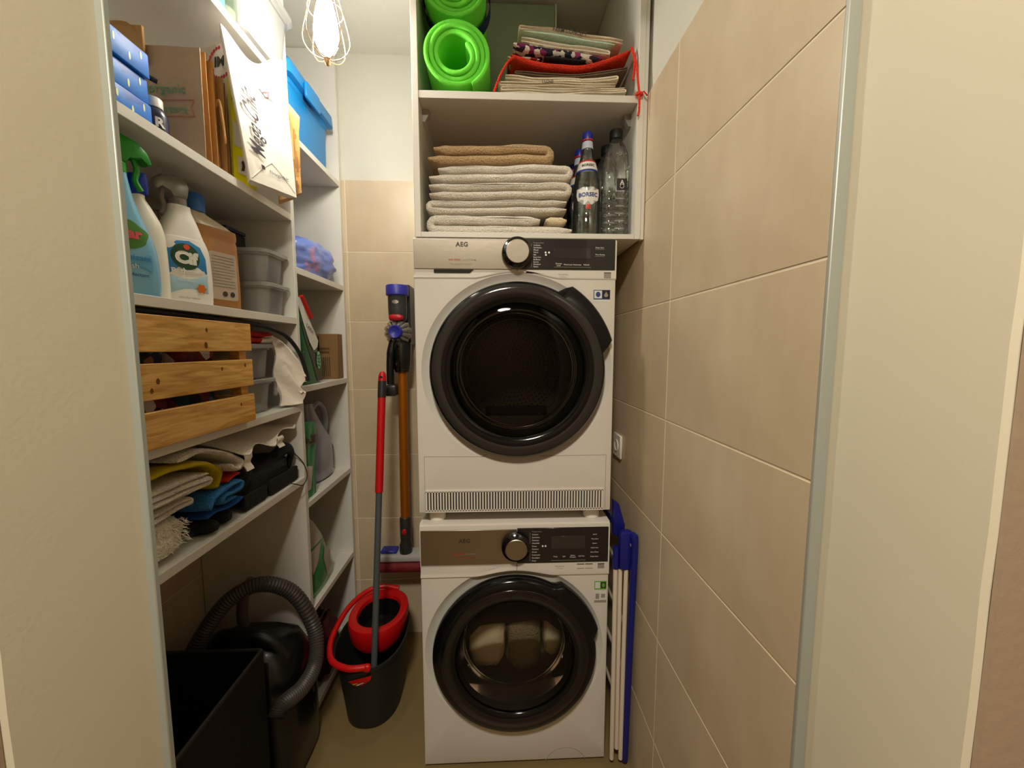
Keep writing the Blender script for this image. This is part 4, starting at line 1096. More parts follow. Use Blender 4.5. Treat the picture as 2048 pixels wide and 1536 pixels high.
# canister vacuum with ribbed hose
M_vac = mat('black_vacuum_plastic', '141313', .3, coat=.2); M_hose = mat('ribbed_hose', '3b3833', .45)
vc = thing('canister_vacuum', 'black canister vacuum standing upright with its ribbed hose looped over', 'vacuum', (-0.81, 1.20, 0))
vs = lambda hx, hy, z, n=4, dx=0, dy=0: [(-0.805 + dx + a, 1.205 + dy + b, z) for a, b in sup(hx, hy, n, 40)]
part(vc, 'body', MB().loft([vs(.160, .115, .002), vs(.172, .126, .02), vs(.174, .130, .12), vs(.170, .130, .26), vs(.158, .122, .36), vs(.132, .10, .42), vs(.09, .07, .448), vs(.03, .02, .452)]), M_vac, ang=60)
part(vc, 'carry_handle', MB().tube(catmull([(-.92, 1.19, .42), (-.88, 1.175, .470), (-.80, 1.165, .485), (-.72, 1.165, .462), (-.675, 1.175, .40)], 8), .017, 12, flat=1.3), M_black)
part(vc, 'latch', MB().box(-.748, -.722, 1.062, 1.085, .30, .40, .006, 2), mat('grey_latch', '5f5a58', .35))
for zz in (.16, .22):
    part(vc, 'trim_clip', MB().box(-.640, -.628, 1.24, 1.255, zz - .01, zz + .01, .003), M_dark)
hose = catmull([(-.632, 1.030, .335), (-.628, 1.055, .350), (-.607, 1.13, .335), (-.607, 1.215, .345), (-.635, 1.275, .42), (-.69, 1.262, .555), (-.755, 1.208, .627), (-.825, 1.168, .612), (-.885, 1.145, .540), (-.930, 1.128, .455), (-.955, 1.115, .38)], 22)
rib = [.0245 if i % 2 else .0218 for i in range(len(hose))]
part(vc, 'hose', MB().tube(hose, rib, 14), M_hose, ang=30)
h2 = catmull([(-.858, 1.26, .43), (-.862, 1.258, .50), (-.850, 1.262, .57), (-.828, 1.268, .605)], 12)
part(vc, 'wand_grip', MB().tube(h2, [.0175 if i % 2 else .016 for i in range(len(h2))], 12), mat('grey_ribbed_grip', '5d574f', .5), ang=30)
# red and black bag on the bottom board of the narrow unit
M_darkred = mat('dark_red_fabric', '5c1216', .85, bump=(60, .4), vary=(9, '17100f', .5))
rb = thing('shopping_bag', 'dark red and black bag crumpled on the lowest board', 'bag', (-0.77, 1.52, .056))
part(rb, 'bag_body', MB().lump((-.775, 1.50, .17), (.105, .105, .135), 4, .16, 2.2, 34, 2.6, flat=.0565, fold=.14), M_darkred, ang=60)
part(rb, 'bag_handle', MB().tube(catmull([(-.72, 1.44, .27), (-.70, 1.45, .32), (-.70, 1.50, .33), (-.72, 1.54, .28)], 6), .006, 8), M_black)
# ---------------------------------------------------------------- top shelf of the wide unit
cb = thing('storage_tub', 'clear plastic tub jutting out on the topmost shelf near the lamp', 'tub', (-0.80, 1.22, L0))
part(cb, 'tub_body', tub_mb(-0.99, -0.640, 1.105, 1.335, L0 + .001, 2.385, .03, .90), M_clear, ang=40)
part(cb, 'lid', lid_mb(-0.995, -0.632, 1.10, 1.339, 2.386, 2.405), M_lid, ang=40)
M_tissue = mat('white_paper_roll', 'e9e4da', .9)
for i, (xx, yy, r_) in enumerate(((-.735, 1.165, .024), (-.700, 1.215, .026), (-.690, 1.268, .020))):
    lab = ['white roll in the clear tub farthest from the lamp', 'white roll in the middle of the clear tub', 'white roll in the clear tub closest to the lamp'][i]
    ro_ = thing('paper_roll', lab, 'roll', (xx, yy, L0 + .006), group='white rolls in the clear tub')
    part(ro_, 'paper', MB().lathe([(.008, .001), (r_, .001), (r_, .062), (.008, .062)], Matrix.Translation((0, 0, 0)), seg=24, cap0=False, cap1=False), M_tissue, world=False)
    part(ro_, 'core', MB().lathe([(.0082, 0.0005), (.0082, .0625), (.0072, .0625), (.0072, .0005)], seg=18, cap0=False, cap1=False), M_kraft, world=False)
gb = thing('small_box', 'mint green carton beside the clear tub on the topmost shelf', 'box', (-0.74, 1.06, L0))
part(gb, 'carton', MB().box(-.80, -.684, 1.035, 1.088, L0 + .001, L0 + .085, .002), mat('mint_card', '48c890', .5))
part(gb, 'flap', MB().box(-.80, -.682, 1.033, 1.090, L0 + .0855, L0 + .089, .001), mat('mint_card_light', '7fd9a8', .5))

# ---------------------------------------------------------------- second shelf: boxes and bags
M_bluebox = patch_mat('blue_printed_card', ['0060c4', '0070d0', '0052b0', '1890e0', '0060c4', '006acc'], 26, .5, (30, .02)); M_bl_edge = mat('dark_blue_card', '123f96', .4)
for i in range(3):
    lab = ['blue tissue box at the bottom of the stack of three', 'blue tissue box in the middle of the stack of three', 'blue tissue box on top of the stack of three'][i]
    z0 = L1 + .001 + i * .0485; dx = (0, -.004, .002)[i]
    r_ = thing('tissue_box', lab, 'box', (-.80, .80, z0), group='blue tissue boxes')
    part(r_, 'carton', MB().box(-.915 + dx, -.698 + dx, .742, .858, z0, z0 + .0465, .0025, 2), M_bluebox)
    for k, (yy, zz) in enumerate(((.785, .030), (.815, .016), (.84, .034))):
        part(r_, 'printed_dash', map_mb(grid_poly(ellipse(yy, z0 + zz, .0022, .0075, 12), 2), lambda p: Vector((-.6976 + dx, p[0], p[1]))), mat('pale_yellow_print', 'dfe6b0', .5))
nb = thing('small_bottle', 'small navy bottle with white screw cap beside the blue boxes', 'bottle', (-.716, .886, L1 + .001))
nbp = [(.019, .0), (.0225, .003), (.0225, .040), (.019, .052), (.0125, .058)]
part(nb, 'bottle_body', MB().lathe(nbp, seg=28), M_navy, world=False)
part(nb, 'cap', MB().lathe([(.0125, .0575), (.0150, .0585), (.0150, .076), (.0135, .078), (.001, .078)], seg=28), M_white_plastic, world=False)
part(nb, 'lettering', map_mb(text_mb('R', .026, .001), lambda p: Vector((.0232 * math.sin(p.x / .0225 + 1.0), -.0232 * math.cos(p.x / .0225 + 1.0), .024 + p.y))), M_text_white, world=False, smooth=False)
pb = thing('pump_bottle', 'black pump bottle half hidden behind the small navy bottle', 'bottle', (-.80, .938, L1 + .001))
part(pb, 'bottle_body', MB().lathe([(.022, 0), (.025, .003), (.025, .11), (.018, .13), (.011, .137)], seg=26), M_black, world=False)
part(pb, 'pump', MB().tube([(0, 0, .137), (0, 0, .165), (.012, .012, .168), (.03, .03, .163)], .0055, 10), M_black, world=False)

def kraft_bag(label, y, x0, x1, z1, m, th, seed, lean=0.0, handle=None, group='folded kraft paper bags'):
    r_ = thing('paper_bag', label, 'bag', ((x0 + x1) / 2, y, L1), group=group)
    mb, fr = crumple(((x0, y + lean, z1), (x1, y + lean, z1 - .006), (x1, y, L1 + .002), (x0, y, L1 + .002)), th, 10, 14, .0022, seed, 10)
    part(r_, 'bag_panel', mb, m, ang=25)
    if handle:
        part(r_, 'handle', MB().tube(catmull([fr(u, v, o) for u, v, o in handle], 5), .0042, 6, flat=.35), M_kraft)
    return r_, fr
k1, fr = kraft_bag('wide pale kraft bag with green lettering facing the doorway', 1.005, -.965, -.700, 2.100, M_kraft2, .011, 1.0, .004)
M_leafgreen = mat('green_ink', '5f9a72', .7); M_orange_ink = mat('orange_ink', 'b8744e', .7)
fk = lambda p: fr(.70 + p[0] / .265, .47 + p[1] / .27, .0022)
dtext(k1, 'organic', .030, 0, .045, fk, M_leafgreen, world=True); dtext(k1, 'nature', .026, .01, .0, fk, M_leafgreen, world=True)
for a, b in (((-.05, .018), (.06, .022)), ((-.05, -.018), (.06, -.016)), ((-.05, .018), (-.05, -.018)), ((.06, .022), (.052, .002)), ((.052, .002), (.06, -.016))):
    part(k1, 'printed_frame', MB().tube([fk((a[0] + (b[0] - a[0]) * t, a[1] + (b[1] - a[1]) * t)) for t in (0, .33, .66, 1)], .0009, 5), M_orange_ink)
part(k1, 'handle', MB().tube(catmull([(-.94, 1.008, 2.075), (-.925, .998, 2.118), (-.845, .995, 2.126), (-.83, 1.006, 2.09)], 6), .0085, 6, flat=.3), M_kraft)
part(k1, 'gift_tag', MB().box(-.925, -.815, 0.9925, 0.9990, 2.050, 2.128, .001), M_kraft)
for i, (yy, z1, x1, sd) in enumerate(((1.030, 2.105, -.703, 2), (1.045, 2.098, -.699, 3), (1.060, 2.088, -.705, 4), (1.076, 2.080, -.697, 5), (1.092, 2.075, -.701, 6))):
    lab = ['kraft bag standing right behind the pale one with green lettering', 'second kraft bag edge in the row behind the pale bag', 'third kraft bag edge in the row with a twisted handle', 'fourth kraft bag edge in the row behind the pale bag', 'last kraft bag edge in the row beside the yellow bag'][i]
    kraft_bag(lab, yy, -.95, x1, z1, M_kraft, .0095, sd + .3, .004 * (i % 2), group='kraft bags standing in a row')
lb_ = [o for o in bpy.data.objects if o.get('label') == 'third kraft bag edge in the row with a twisted handle'][0]
part(lb_, 'handle', MB().tube(catmull([(-.703, 1.056, 1.99), (-.690, 1.052, 2.00), (-.686, 1.056, 1.93), (-.688, 1.060, 1.905), (-.692, 1.066, 1.93), (-.700, 1.066, 1.985)], 6), .0030, 7), M_kraft)
gp = thing('leaf_pattern_bag', 'green and brown printed gift bag behind the kraft bags', 'bag', (-.83, 1.118, L1))
part(gp, 'bag_panel', crumple(((-.92, 1.118, 2.155), (-.775, 1.118, 2.130), (-.775, 1.112, L1 + .002), (-.92, 1.112, L1 + .002)), .008, 8, 10, .002, 3.3)[0], patch_mat('leaf_print', ['5e8f2f', '6a4a26', '8a6b3c', '3f6a24', '9a7a48'], 40), ang=25)
# yellow printed carrier
yb = thing('carrier_bag', 'yellow and white carrier bag edge between the kraft and white bags', 'bag', (-.80, 1.13, L1))
M_yellow = mat('yellow_film', 'e4da14', .4); M_film_white = mat('white_film', 'd8d4c8', .4)
mb, fy = crumple(((-.700, 1.112, 2.10), (-.672, 1.158, 2.10), (-.674, 1.158, L1 + .003), (-.700, 1.105, L1 + .003)), .012, 8, 16, .003, 9.1, 8, False)
part(yb, 'bag_body', mb, M_yellow, ang=25)
def on_y(p): return fy(p[0], p[1], .0015)
decal(yb, 'printed_panel', [(.03, .36), (.97, .34), (.97, .58), (.5, .50), (.03, .60)], on_y, M_film_white, 5, True)
decal(yb, 'printed_panel', [(.03, .78), (.97, .74), (.97, .985), (.03, .985)], on_y, mat('dark_teal_ink', '39473f', .5), 5, True)
decal(yb, 'printed_panel', [(.25, .60), (.55, .58), (.62, .70), (.30, .72)], on_y, M_text_dark, 5, True)
decal(yb, 'printed_stroke', [(.45, .42), (.62, .40), (.95, .54), (.95, .60), (.6, .49)], lambda p: fy(p[0], p[1], .0028), M_red_cap, 4, True)
decal(yb, 'printed_logo', rrect(.16, .62, .10, .27, .04, 3), on_y, M_film_white, 5, True)
decal(yb, 'logo_figure', [(.30, .13), (.45, .14), (.5, .20), (.42, .24), (.33, .22), (.36, .18)], lambda p: fy(p[0], p[1], .0028), M_text_dark, 4, True)
# white bag with red scallops seen above the kraft row
rs = thing('paper_bag', 'white paper bag with red scalloped border print above the kraft bags', 'bag', (-.76, 1.112, L1))
M_whitepaper = mat('white_paper', 'cfc6bb', .7, bump=(40, .3)); M_redink = mat('red_ink', 'b83038', .6)
mb, fs_ = crumple(((-.785, 1.134, 2.180), (-.696, 1.134, 2.203), (-.722, 1.130, L1 + .003), (-.800, 1.130, L1 + .003)), .005, 10, 16, .002, 5.5)
part(rs, 'bag_panel', mb, M_whitepaper, ang=25)
for i in range(16):
    a = R(95 + i * 14)
    u, v = .60 + .33 * math.cos(a), .865 + .105 * math.sin(a)
    part(rs, 'printed_scallop', map_mb(grid_poly(ellipse(u, v, .035, .014, 10), 2), lambda p: fs_(p[0], p[1], .0016)), M_redink)
dtext(rs, 'IM', .30, .58, .87, lambda p: fs_(p[0], .87 + (p[1] - .87) * .32, .0016), M_text_dark, world=True, bold=.012)
# the white bag with script lettering that hangs out over the shelf edge
wbg = thing('tote_bag', 'white paper tote with dark script lettering jutting out under the lamp', 'bag', (-.62, 1.14, L1))
M_wbag = mat('bright_white_paper', 'eeeae0', .6, bump=(30, .25))
mb, fw = crumple(((-.668, 1.040, 2.172), (-.608, 1.208, 2.205), (-.588, 1.205, L1 + .0015), (-.646, 1.086, L1 + .0015)), .030, 30, 40, .0040, 2.2, 5, True, lambda u: .050 * math.sin(PI * min(1, u / .9)) ** 1.5 if u < .9 else 0)
part(wbg, 'bag_panel', mb, M_wbag, ang=28)
M_script = mat('dark_violet_ink', '3a2c3c', .6)
WW, HH = .16, .37
fp = lambda p: fw(.25 - p[1] * 1.25 / WW, .475 + p[0] * .80 / HH, .0050)
dtext(wbg, 'Mega Chic', .050, -.008, 0, fp, M_script, world=True, shear=.22, bold=.0003, space=1.06)
dtext(wbg, 'by mega image', .010, .03, -.034, fp, M_text_grey, world=True)
fq = lambda p: fw(.62 + p[0] / WW, .12 + p[1] / HH, .0040)
dtext(wbg, 'f/megachic', .0155, 0, 0, fq, M_script, world=True, rot=-.12)
decal(wbg, 'printed_square', rrect(-.058, -.047, .002, .014, .001, 2), fq, M_script, 2, True)
fz_ = lambda p: fw(.62 + p[0] / WW, .76 + p[1] / HH, .0022)
part(wbg, 'printed_emblem', MB().tube([fz_((a, b)) for a, b in ((-.022, .016), (-.008, -.004), (.004, -.012), (.012, -.022))], .0012, 5), M_script)
part(wbg, 'printed_emblem', MB().tube([fz_((a, b)) for a, b in ((-.012, .008), (.004, .006), (.002, -.01), (-.008, -.004))], .0012, 5), M_redink)
part(wbg, 'bottom_fold', MB().tube([fw(.03, .02, .001), fw(.28, .13, .001), fw(.52, .22, .001)], .0012, 5), M_wbag)
part(wbg, 'bottom_fold', MB().tube([fw(.97, .03, .001), fw(.72, .13, .001), fw(.50, .22, .001)], .0012, 5), M_wbag)
# crumpled brown bag beside the white one
cbr = thing('paper_bag', 'crumpled brown bag poking out between the white tote and the blue box', 'bag', (-.66, 1.27, L1))
part(cbr, 'bag_panel', crumple(((-.652, 1.235, 2.125), (-.610, 1.285, 2.085), (-.600, 1.262, 1.862), (-.655, 1.235, L1 + .003)), .045, 16, 18, .014, 6.4, 9)[0], M_kraft, ang=20)
part(cbr, 'folded_top', crumple(((-.648, 1.262, 2.150), (-.612, 1.300, 2.105), (-.622, 1.305, 2.035), (-.655, 1.262, 2.06)), .006, 8, 8, .004, 1.9)[0], mat('light_kraft', 'd0a070', .8), ang=20)
part(cbr, 'blue_patch', crumple(((-.645, 1.268, 2.085), (-.630, 1.285, 2.06), (-.632, 1.285, 2.025), (-.648, 1.268, 2.04)), .004, 4, 4, .002, 1.2)[0], mat('blue_ink_paper', '2f62b0', .6))
# blue lidded box on the narrow unit
M_bluepl = mat('bright_blue_plastic', '1479ba', .38)
bb = thing('storage_box', 'bright blue plastic box with lid on the top shelf of the narrow unit', 'box', (-.85, 1.55, A))
bbs = lambda k, z, e=0.0: [(a, b, z) for a, b in rrect(-1.015 - e + (1 - k) * .12, -.690 + e - (1 - k) * .03, 1.385 - e, 1.690 + e, .02, 4)]
part(bb, 'box_body', MB().loft([bbs(.9, A + .001), bbs(.92, A + .008), bbs(1, A + .165), bbs(1, A + .168, .004), bbs(1, A + .20, .004)]), M_bluepl, ang=40)
lid = part(bb, 'lid', MB().loft([bbs(1, A + .183, .012), bbs(1, A + .186, .022), bbs(1, A + .225, .020), bbs(1, A + .245, .006), bbs(1, A + .248, -.015)]), M_bluepl, ang=40)
part(lid, 'lid_clip', pprism(rrect(1.455, 1.565, A + .158, A + .215, .014, 4), lambda a, b, d: (-.662 + d, a, b), .005), M_bluepl)
cd = thing('cardboard_sheet', 'piece of brown cardboard standing behind the blue box', 'cardboard', (-.79, 1.715, A))
part(cd, 'board', MB().prism([(-.90, A + .001), (-.728, A + .001), (-.728, A + .245), (-.765, A + .31), (-.90, A + .31)], lambda a, b, d: (a, d, b), 1.722, 1.728), M_kraft2)
# ---------------------------------------------------------------- third shelf: cleaning bottles
M_lblue = mat('light_blue_liquid_plastic', '76b4d8', .22, coat=.3); M_green_trig = mat('green_trigger', '1c8a1e', .35); M_cream = mat('cream_plastic', 'efeada', .3, coat=.2)
M_white_bot = mat('white_bottle_plastic', 'efede6', .3, coat=.2); M_trig_grey = clear_mat('frosted_trigger', 'c9c6bd', .06, .2, .6, 'c8c4ba'); M_amber = mat('amber_liquid_plastic', 'a8702f', .25, coat=.4)
M_lab_blue = mat('label_blue', '2f86c6', .4); M_lab_green = mat('label_green', '3f7a22', .4); M_lab_dkgreen = mat('label_dark_green', '15492c', .4); M_lab_pale = mat('label_pale_blue', 'a9cfe4', .4); M_lab_orange = mat('label_orange', 'd8701c', .4)
def trigger(root, z, m, s=1.0, flip=1):
    nk = part(root, 'collar', MB().lathe([(.015, z), (.0175, z + .002), (.0175, z + .020), (.014, z + .022)], seg=24), m, world=False)
    out = [(-.016, .0), (.014, .0), (.020, .012), (.040, .020), (.050, .010), (.056, .014), (.050, .034), (.036, .050), (.008, .058), (-.016, .054), (-.024, .036), (-.020, .014)]
    hd_ = part(root, 'trigger_head', pprism([(flip * a * s, z + .020 + b * s * .95) for a, b in (out if flip > 0 else out[::-1])], lambda a, b, d: (a, d, b), .0135, .86), m, world=False, ang=50)
    part(hd_, 'trigger_lever', MB().tube(catmull([(flip * .028 * s, 0, z + .040), (flip * .034 * s, 0, z + .018), (flip * .030 * s, 0, z - .004), (flip * .038 * s, 0, z - .022)], 5), .0052, 8), m, world=False)
blp = smooth_prof([(0, .048, .030), (.005, .053, .033), (.05, .0545, .034), (.10, .049, .033), (.145, .034, .027), (.185, .0225, .0205), (.222, .0165, .0165), (.232, .0160, .0160)])
bl = thing('spray_bottle', 'light blue spray bottle with green trigger at the near end of the shelf', 'bottle', (-.722, .792, L2 + .001), R(62))
part(bl, 'bottle_body', bottle_mb(blp, 2.5), M_lblue, world=False, ang=60)
trigger(bl, .228, M_green_trig, .98)
ff = front_fn(blp, 2.5, .0009); ff2 = front_fn(blp, 2.5, .0018)
gl = decal(bl, 'green_label', [(.002 + .030 * math.cos(a) * (1 + .10 * math.sin(5 * a)), .112 + .025 * math.sin(a) * (1 + .10 * math.cos(4 * a))) for a in [2 * PI * i / 40 for i in range(40)]], ff, M_lab_green, 6)
dtext(gl, 'far', .026, .006, .113, ff2, mat('pink_red_print', 'd84a5c', .5), bold=.0012)
lp = decal(bl, 'text_label', rrect(-.028, .034, .045, .078, .003, 3), ff, mat('label_mid_blue', '5aa2cf', .4), 6)
dtext(lp, 'igienizant', .0155, .003, .069, ff2, M_lab_blue, bold=.0002); dtext(lp, 'fresh', .013, -.002, .053, ff2, M_text_white)
dtext(bl, 'dezinfectant', .0095, .003, .037, ff2, M_blue_print); dtext(bl, 'aer', .010, -.012, .022, ff2, M_blue_print)
decal(bl, 'green_mark', ellipse(-.022, .018, .012, .012, 16), ff, M_green_trig, 3)
crp = smooth_prof([(0, .040, .028), (.005, .045, .031), (.09, .045, .031), (.15, .041, .029), (.185, .028, .022), (.208, .0165, .0165), (.216, .016, .016)])
cr = thing('cleaner_bottle', 'cream white bottle with blue cap between the two spray bottles', 'bottle', (-.755, .868, L2 + .001), R(40))
part(cr, 'bottle_body', bottle_mb(crp, 2.5), M_cream, world=False, ang=60)
part(cr, 'cap', MB().loft([[(a, b, z + a * .25) for a, b in sup(w, w * .8, 3, 28)] for w, z in ((.020, .214), (.0225, .217), (.0220, .252), (.019, .256))]), mat('royal_blue_plastic', '0c34b4', .35), world=False)
cfp = smooth_prof([(0, .050, .031), (.005, .056, .034), (.06, .0575, .035), (.125, .054, .034), (.150, .047, .031), (.156, .044, .030), (.19, .033, .026), (.215, .0235, .021), (.228, .0215, .0205)])
cf_ = thing('spray_bottle', 'white spray bottle with round dark green and blue label', 'bottle', (-.748, .970, L2 + .001), R(66))
part(cf_, 'bottle_body', bottle_mb(cfp, 2.7), M_white_bot, world=False, ang=50)
trigger(cf_, .224, M_trig_grey, .92, -1)
ff = front_fn(cfp, 2.7, .0009); ff2 = front_fn(cfp, 2.7, .0018); ff3 = front_fn(cfp, 2.7, .0027)
bl2 = decal(cf_, 'blue_label', [(-.044, .066), (.034, .075), (.033, .11), (.022, .135), (0, .146), (-.025, .142), (-.044, .12)], ff, M_lab_blue, 7)
gc = decal(bl2, 'green_disc', ellipse(-.010, .108, .028, .030, 32), ff2, M_lab_dkgreen, 6)
dtext(gc, 'Cif', .036, -.010, .104, ff3, M_text_white, bold=.0022); decal(gc, 'orange_dot', ellipse(-.008, .130, .0065, .0065, 16), ff3, mat('orange_dot_print', 'e2481c', .5), 3)
dtext(bl2, 'Bathroom', .0165, -.006, .075, ff2, M_text_white, bold=.0006, rot=.08)
lw_ = decal(cf_, 'lower_label', [(-.044, .064), (.034, .072), (.034, .028), (-.044, .022)], ff, M_lab_pale, 6)
decal(lw_, 'orange_flower', [(.018 + .010 * (1 + .18 * math.cos(6 * a)) * math.cos(a), .038 + .010 * (1 + .18 * math.cos(6 * a)) * math.sin(a)) for a in [2 * PI * i / 30 for i in range(30)]], ff2, M_lab_orange, 3)
dtext(lw_, 'Ultrafast', .010, -.012, .054, ff2, M_text_white); dtext(cf_, 'ultra fast cleaner', .0065, -.008, .014, ff2, M_text_grey)
# spray bottle hidden behind
hs = thing('spray_bottle', 'grey white spray bottle with orange label hidden at the back', 'bottle', (-.88, 1.025, L2 + .001), R(50))
hsp = smooth_prof([(0, .040, .028), (.005, .044, .030), (.11, .044, .030), (.17, .030, .024), (.205, .018, .018), (.212, .016, .016)])
part(hs, 'bottle_body', bottle_mb(hsp, 2.6), M_white_bot, world=False); trigger(hs, .208, M_trig_grey, .9, 1)
decal(hs, 'front_label', rrect(-.032, .032, .05, .15, .008, 3), front_fn(hsp, 2.6, .001), M_lab_orange, 6)
# amber jug
amp_ = [(0, .056, .034), (.005, .062, .038), (.06, .063, .039), (.178, .061, .038), (.186, .058, .036), (.194, .061, .038), (.212, .060, .037), (.222, .052, .034), (.242, .024, .022), (.247, .020, .020)]
am = thing('cleaner_bottle', 'amber liquid bottle with blue cap and printed back label', 'bottle', (-.770, 1.094, L2 + .001), R(70))
oxf = lambda z: -.034 * max(0, min(1, (z - .205) / .035))
part(am, 'bottle_body', bottle_mb([q for q in amp_ if q[0] <= .213], 4.0), M_amber, world=False, ang=40)
part(am, 'shoulder', bottle_mb([q for q in amp_ if q[0] >= .212], 4.0, ox=oxf), mat('pale_clear_plastic', 'c9bda4', .25, coat=.3), world=False, ang=40)
part(am, 'cap', MB().lathe([(.020, .245), (.0255, .247), (.0250, .287), (.0225, .291), (.001, .291)], Matrix.Translation((-.034, 0, 0)), seg=30), mat('mid_blue_cap', '2a66b0', .4), world=False)
ff = front_fn(amp_, 4.0, .0009); ff2 = front_fn(amp_, 4.0, .0018)
al = decal(am, 'back_label', rrect(-.030, .044, .026, .150, .008, 4), ff, mat('grey_beige_label', 'b7a592', .5), 6)
for i in range(11):
    decal(al, 'text_line', rrect(-.024, .036 - (.010 if i % 4 == 3 else 0), .060 + i * .0078, .0622 + i * .0078, .0005, 1), ff2, M_text_grey, 3)
for xx in (.006, .026):
    decal(al, 'pictogram', ellipse(xx, .042, .0065, .007, 16), ff2, M_text_dark, 2)
# tall black bottle
bt = thing('bottle', 'tall black bottle behind the amber one', 'bottle', (-.880, 1.168, L2 + .001))
part(bt, 'bottle_body', MB().lathe([(.034, 0), (.037, .003), (.037, .21), (.034, .225)], seg=30), M_dark, world=False)
part(bt, 'cap', MB().lathe([(.034, .2255), (.0345, .25), (.033, .275), (.024, .287), (.001, .29)], seg=30), M_black, world=False)
# two clear tubs
for i, (z0, z1) in enumerate(((L2 + .001, L2 + .098), (L2 + .0995, L2 + .197))):
    lab = ['clear lidded tub at the bottom of the pair on the bottle shelf', 'clear lidded tub on top of the pair on the bottle shelf'][i]
    r_ = thing('storage_tub', lab, 'tub', (-.83, 1.27, z0), group='clear tubs on the bottle shelf')
    part(r_, 'tub_body', tub_mb(-.985, -.690, 1.208, 1.338, z0, z1 - .006, .03, .93), M_clear, ang=40)
    part(r_, 'lid', lid_mb(-.988, -.684, 1.205, 1.3405, z1 - .012, z1), M_lid, ang=40)
bkb = thing('small_box', 'small black box resting on the upper clear tub', 'box', (-.88, 1.255, L2 + .198))
part(bkb, 'case', MB().box(-.93, -.80, 1.212, 1.30, L2 + .1985, L2 + .25, .004, 2), M_black)
part(bkb, 'case_lid', MB().box(-.932, -.798, 1.210, 1.302, L2 + .2505, L2 + .262, .004, 2), M_navy)
# ---------------------------------------------------------------- crate shelf
M_pine = mat('oiled_pine', 'c28a3e', .5, bump=(40, .08)); 
nt = M_pine.node_tree; b_ = nt.nodes['Principled BSDF']
tc = nt.nodes.new('ShaderNodeTexCoord'); mpn = nt.nodes.new('ShaderNodeMapping'); mpn.inputs['Scale'].default_value = (6, 1.4, 14)
wv = nt.nodes.new('ShaderNodeTexNoise'); wv.inputs['Scale'].default_value = 5; wv.inputs['Detail'].default_value = 5; wv.inputs['Distortion'].default_value = 1.2
rp = nt.nodes.new('ShaderNodeValToRGB'); rp.color_ramp.elements[0].position = .32; rp.color_ramp.elements[1].position = .66
rp.color_ramp.elements[0].color = lin('bd8437'); rp.color_ramp.elements[1].color = lin('e8ba70')
nt.links.new(tc.outputs['Object'], mpn.inputs[0]); nt.links.new(mpn.outputs[0], wv.inputs['Vector']); nt.links.new(wv.outputs[0], rp.inputs[0]); nt.links.new(rp.outputs[0], b_.inputs['Base Color'])
M_knot = mat('pine_knot', '6e4116', .6)
cx0, cx1, cy0_, cy1_ = -.965, -.652, .600, 1.057
ct = thing('wooden_crate', 'pine slatted crate jutting out of the middle shelf', 'crate', ((cx0 + cx1) / 2, (cy0_ + cy1_) / 2, L3))
zs = ((1.1925, 1.264), (1.2865, 1.356), (1.378, 1.449))
for z0, z1 in zs:
    s = part(ct, 'slat', MB().box(cx1 - .013, cx1, cy0_, cy1_, z0, z1, .0015), M_pine)
    for (yy, zz, r_) in ({0: ((1.00, .050, .0030),), 1: ((1.025, .055, .0035), (.765, .035, .004), (.75, .018, .0035), (.94, .05, .003)), 2: ((.895, .014, .005), (.90, .048, .0032))}[zs.index((z0, z1))]):
        part(s, 'knot', map_mb(grid_poly(ellipse(yy, z0 + zz, r_, r_ * 1.5, 12), 2), lambda p: Vector((cx1 + .0004, p[0], p[1]))), M_knot)
    part(ct, 'slat', MB().box(cx0, cx0 + .013, cy0_, cy1_, z0, z1, .0015), M_pine)
for yy in (cy0_ + .004, cy1_ - .031):
    for xx in (cx0 + .0135, cx1 - .0405):
        part(ct, 'corner_post', MB().box(xx, xx + .027, yy, yy + .027, 1.1925, 1.445, .001), M_pine)
for z0, z1 in zs:
    for yy in (cy0_ + .0312, cy1_ - .044):
        part(ct, 'end_slat', MB().box(cx0 + .014, cx1 - .0135, yy, yy + .0125, z0, z1, .001), M_pine)
for i in range(4):
    a = cx0 + .015 + i * .071
    part(ct, 'bottom_slat', MB().box(a, a + .062, cy0_ + .045, cy1_ - .046, 1.1925, 1.202, .001), M_pine)
def cloth_lump(name, label, c, rad, m, sd, cat='cloth', group=None, flat=None, fold=.18, n=34, amp=.14):
    r_ = thing(name, label, cat, (c[0], c[1], flat if flat is not None else c[2] - rad[2]), group=group)
    part(r_, 'cloth_body', MB().lump(c, rad, sd, amp, 2.0, n, 2.8, flat=flat, fold=fold), m, ang=60)
    return r_
M_p1 = patch_mat('dark_print_cloth', ['1b2236', '2e4664', '8a5a2a', '14141c', '35607c'], 34); M_p2 = patch_mat('red_print_cloth2', ['7a2418', 'b0432a', '2a1a1c', 'c8bcae', '5c1c1a'], 30)
M_p3 = patch_mat('teal_print_cloth', ['20424e', '111318', '5a7f92', '7c2f3c', '2a1c24'], 30)
for lab, c, rad, m, sd in (('dark blue patterned cloth high in the near end of the crate', (-.745, .765, 1.375), (.065, .085, .060), M_p1, 2),
                           ('dark red and yellow patterned cloth high in the middle of the crate', (-.750, .925, 1.372), (.065, .068, .058), M_p2, 6),
                           ('red orange patterned cloth low in the near end of the crate', (-.745, .765, 1.262), (.060, .085, .046), M_p2, 9),
                           ('teal patterned cloth low in the far end of the crate', (-.750, .925, 1.262), (.060, .064, .046), M_p3, 12)):
    cloth_lump('patterned_cloth', lab, c, rad, m, sd, group='patterned cloths in the crate', fold=.06, amp=.05)
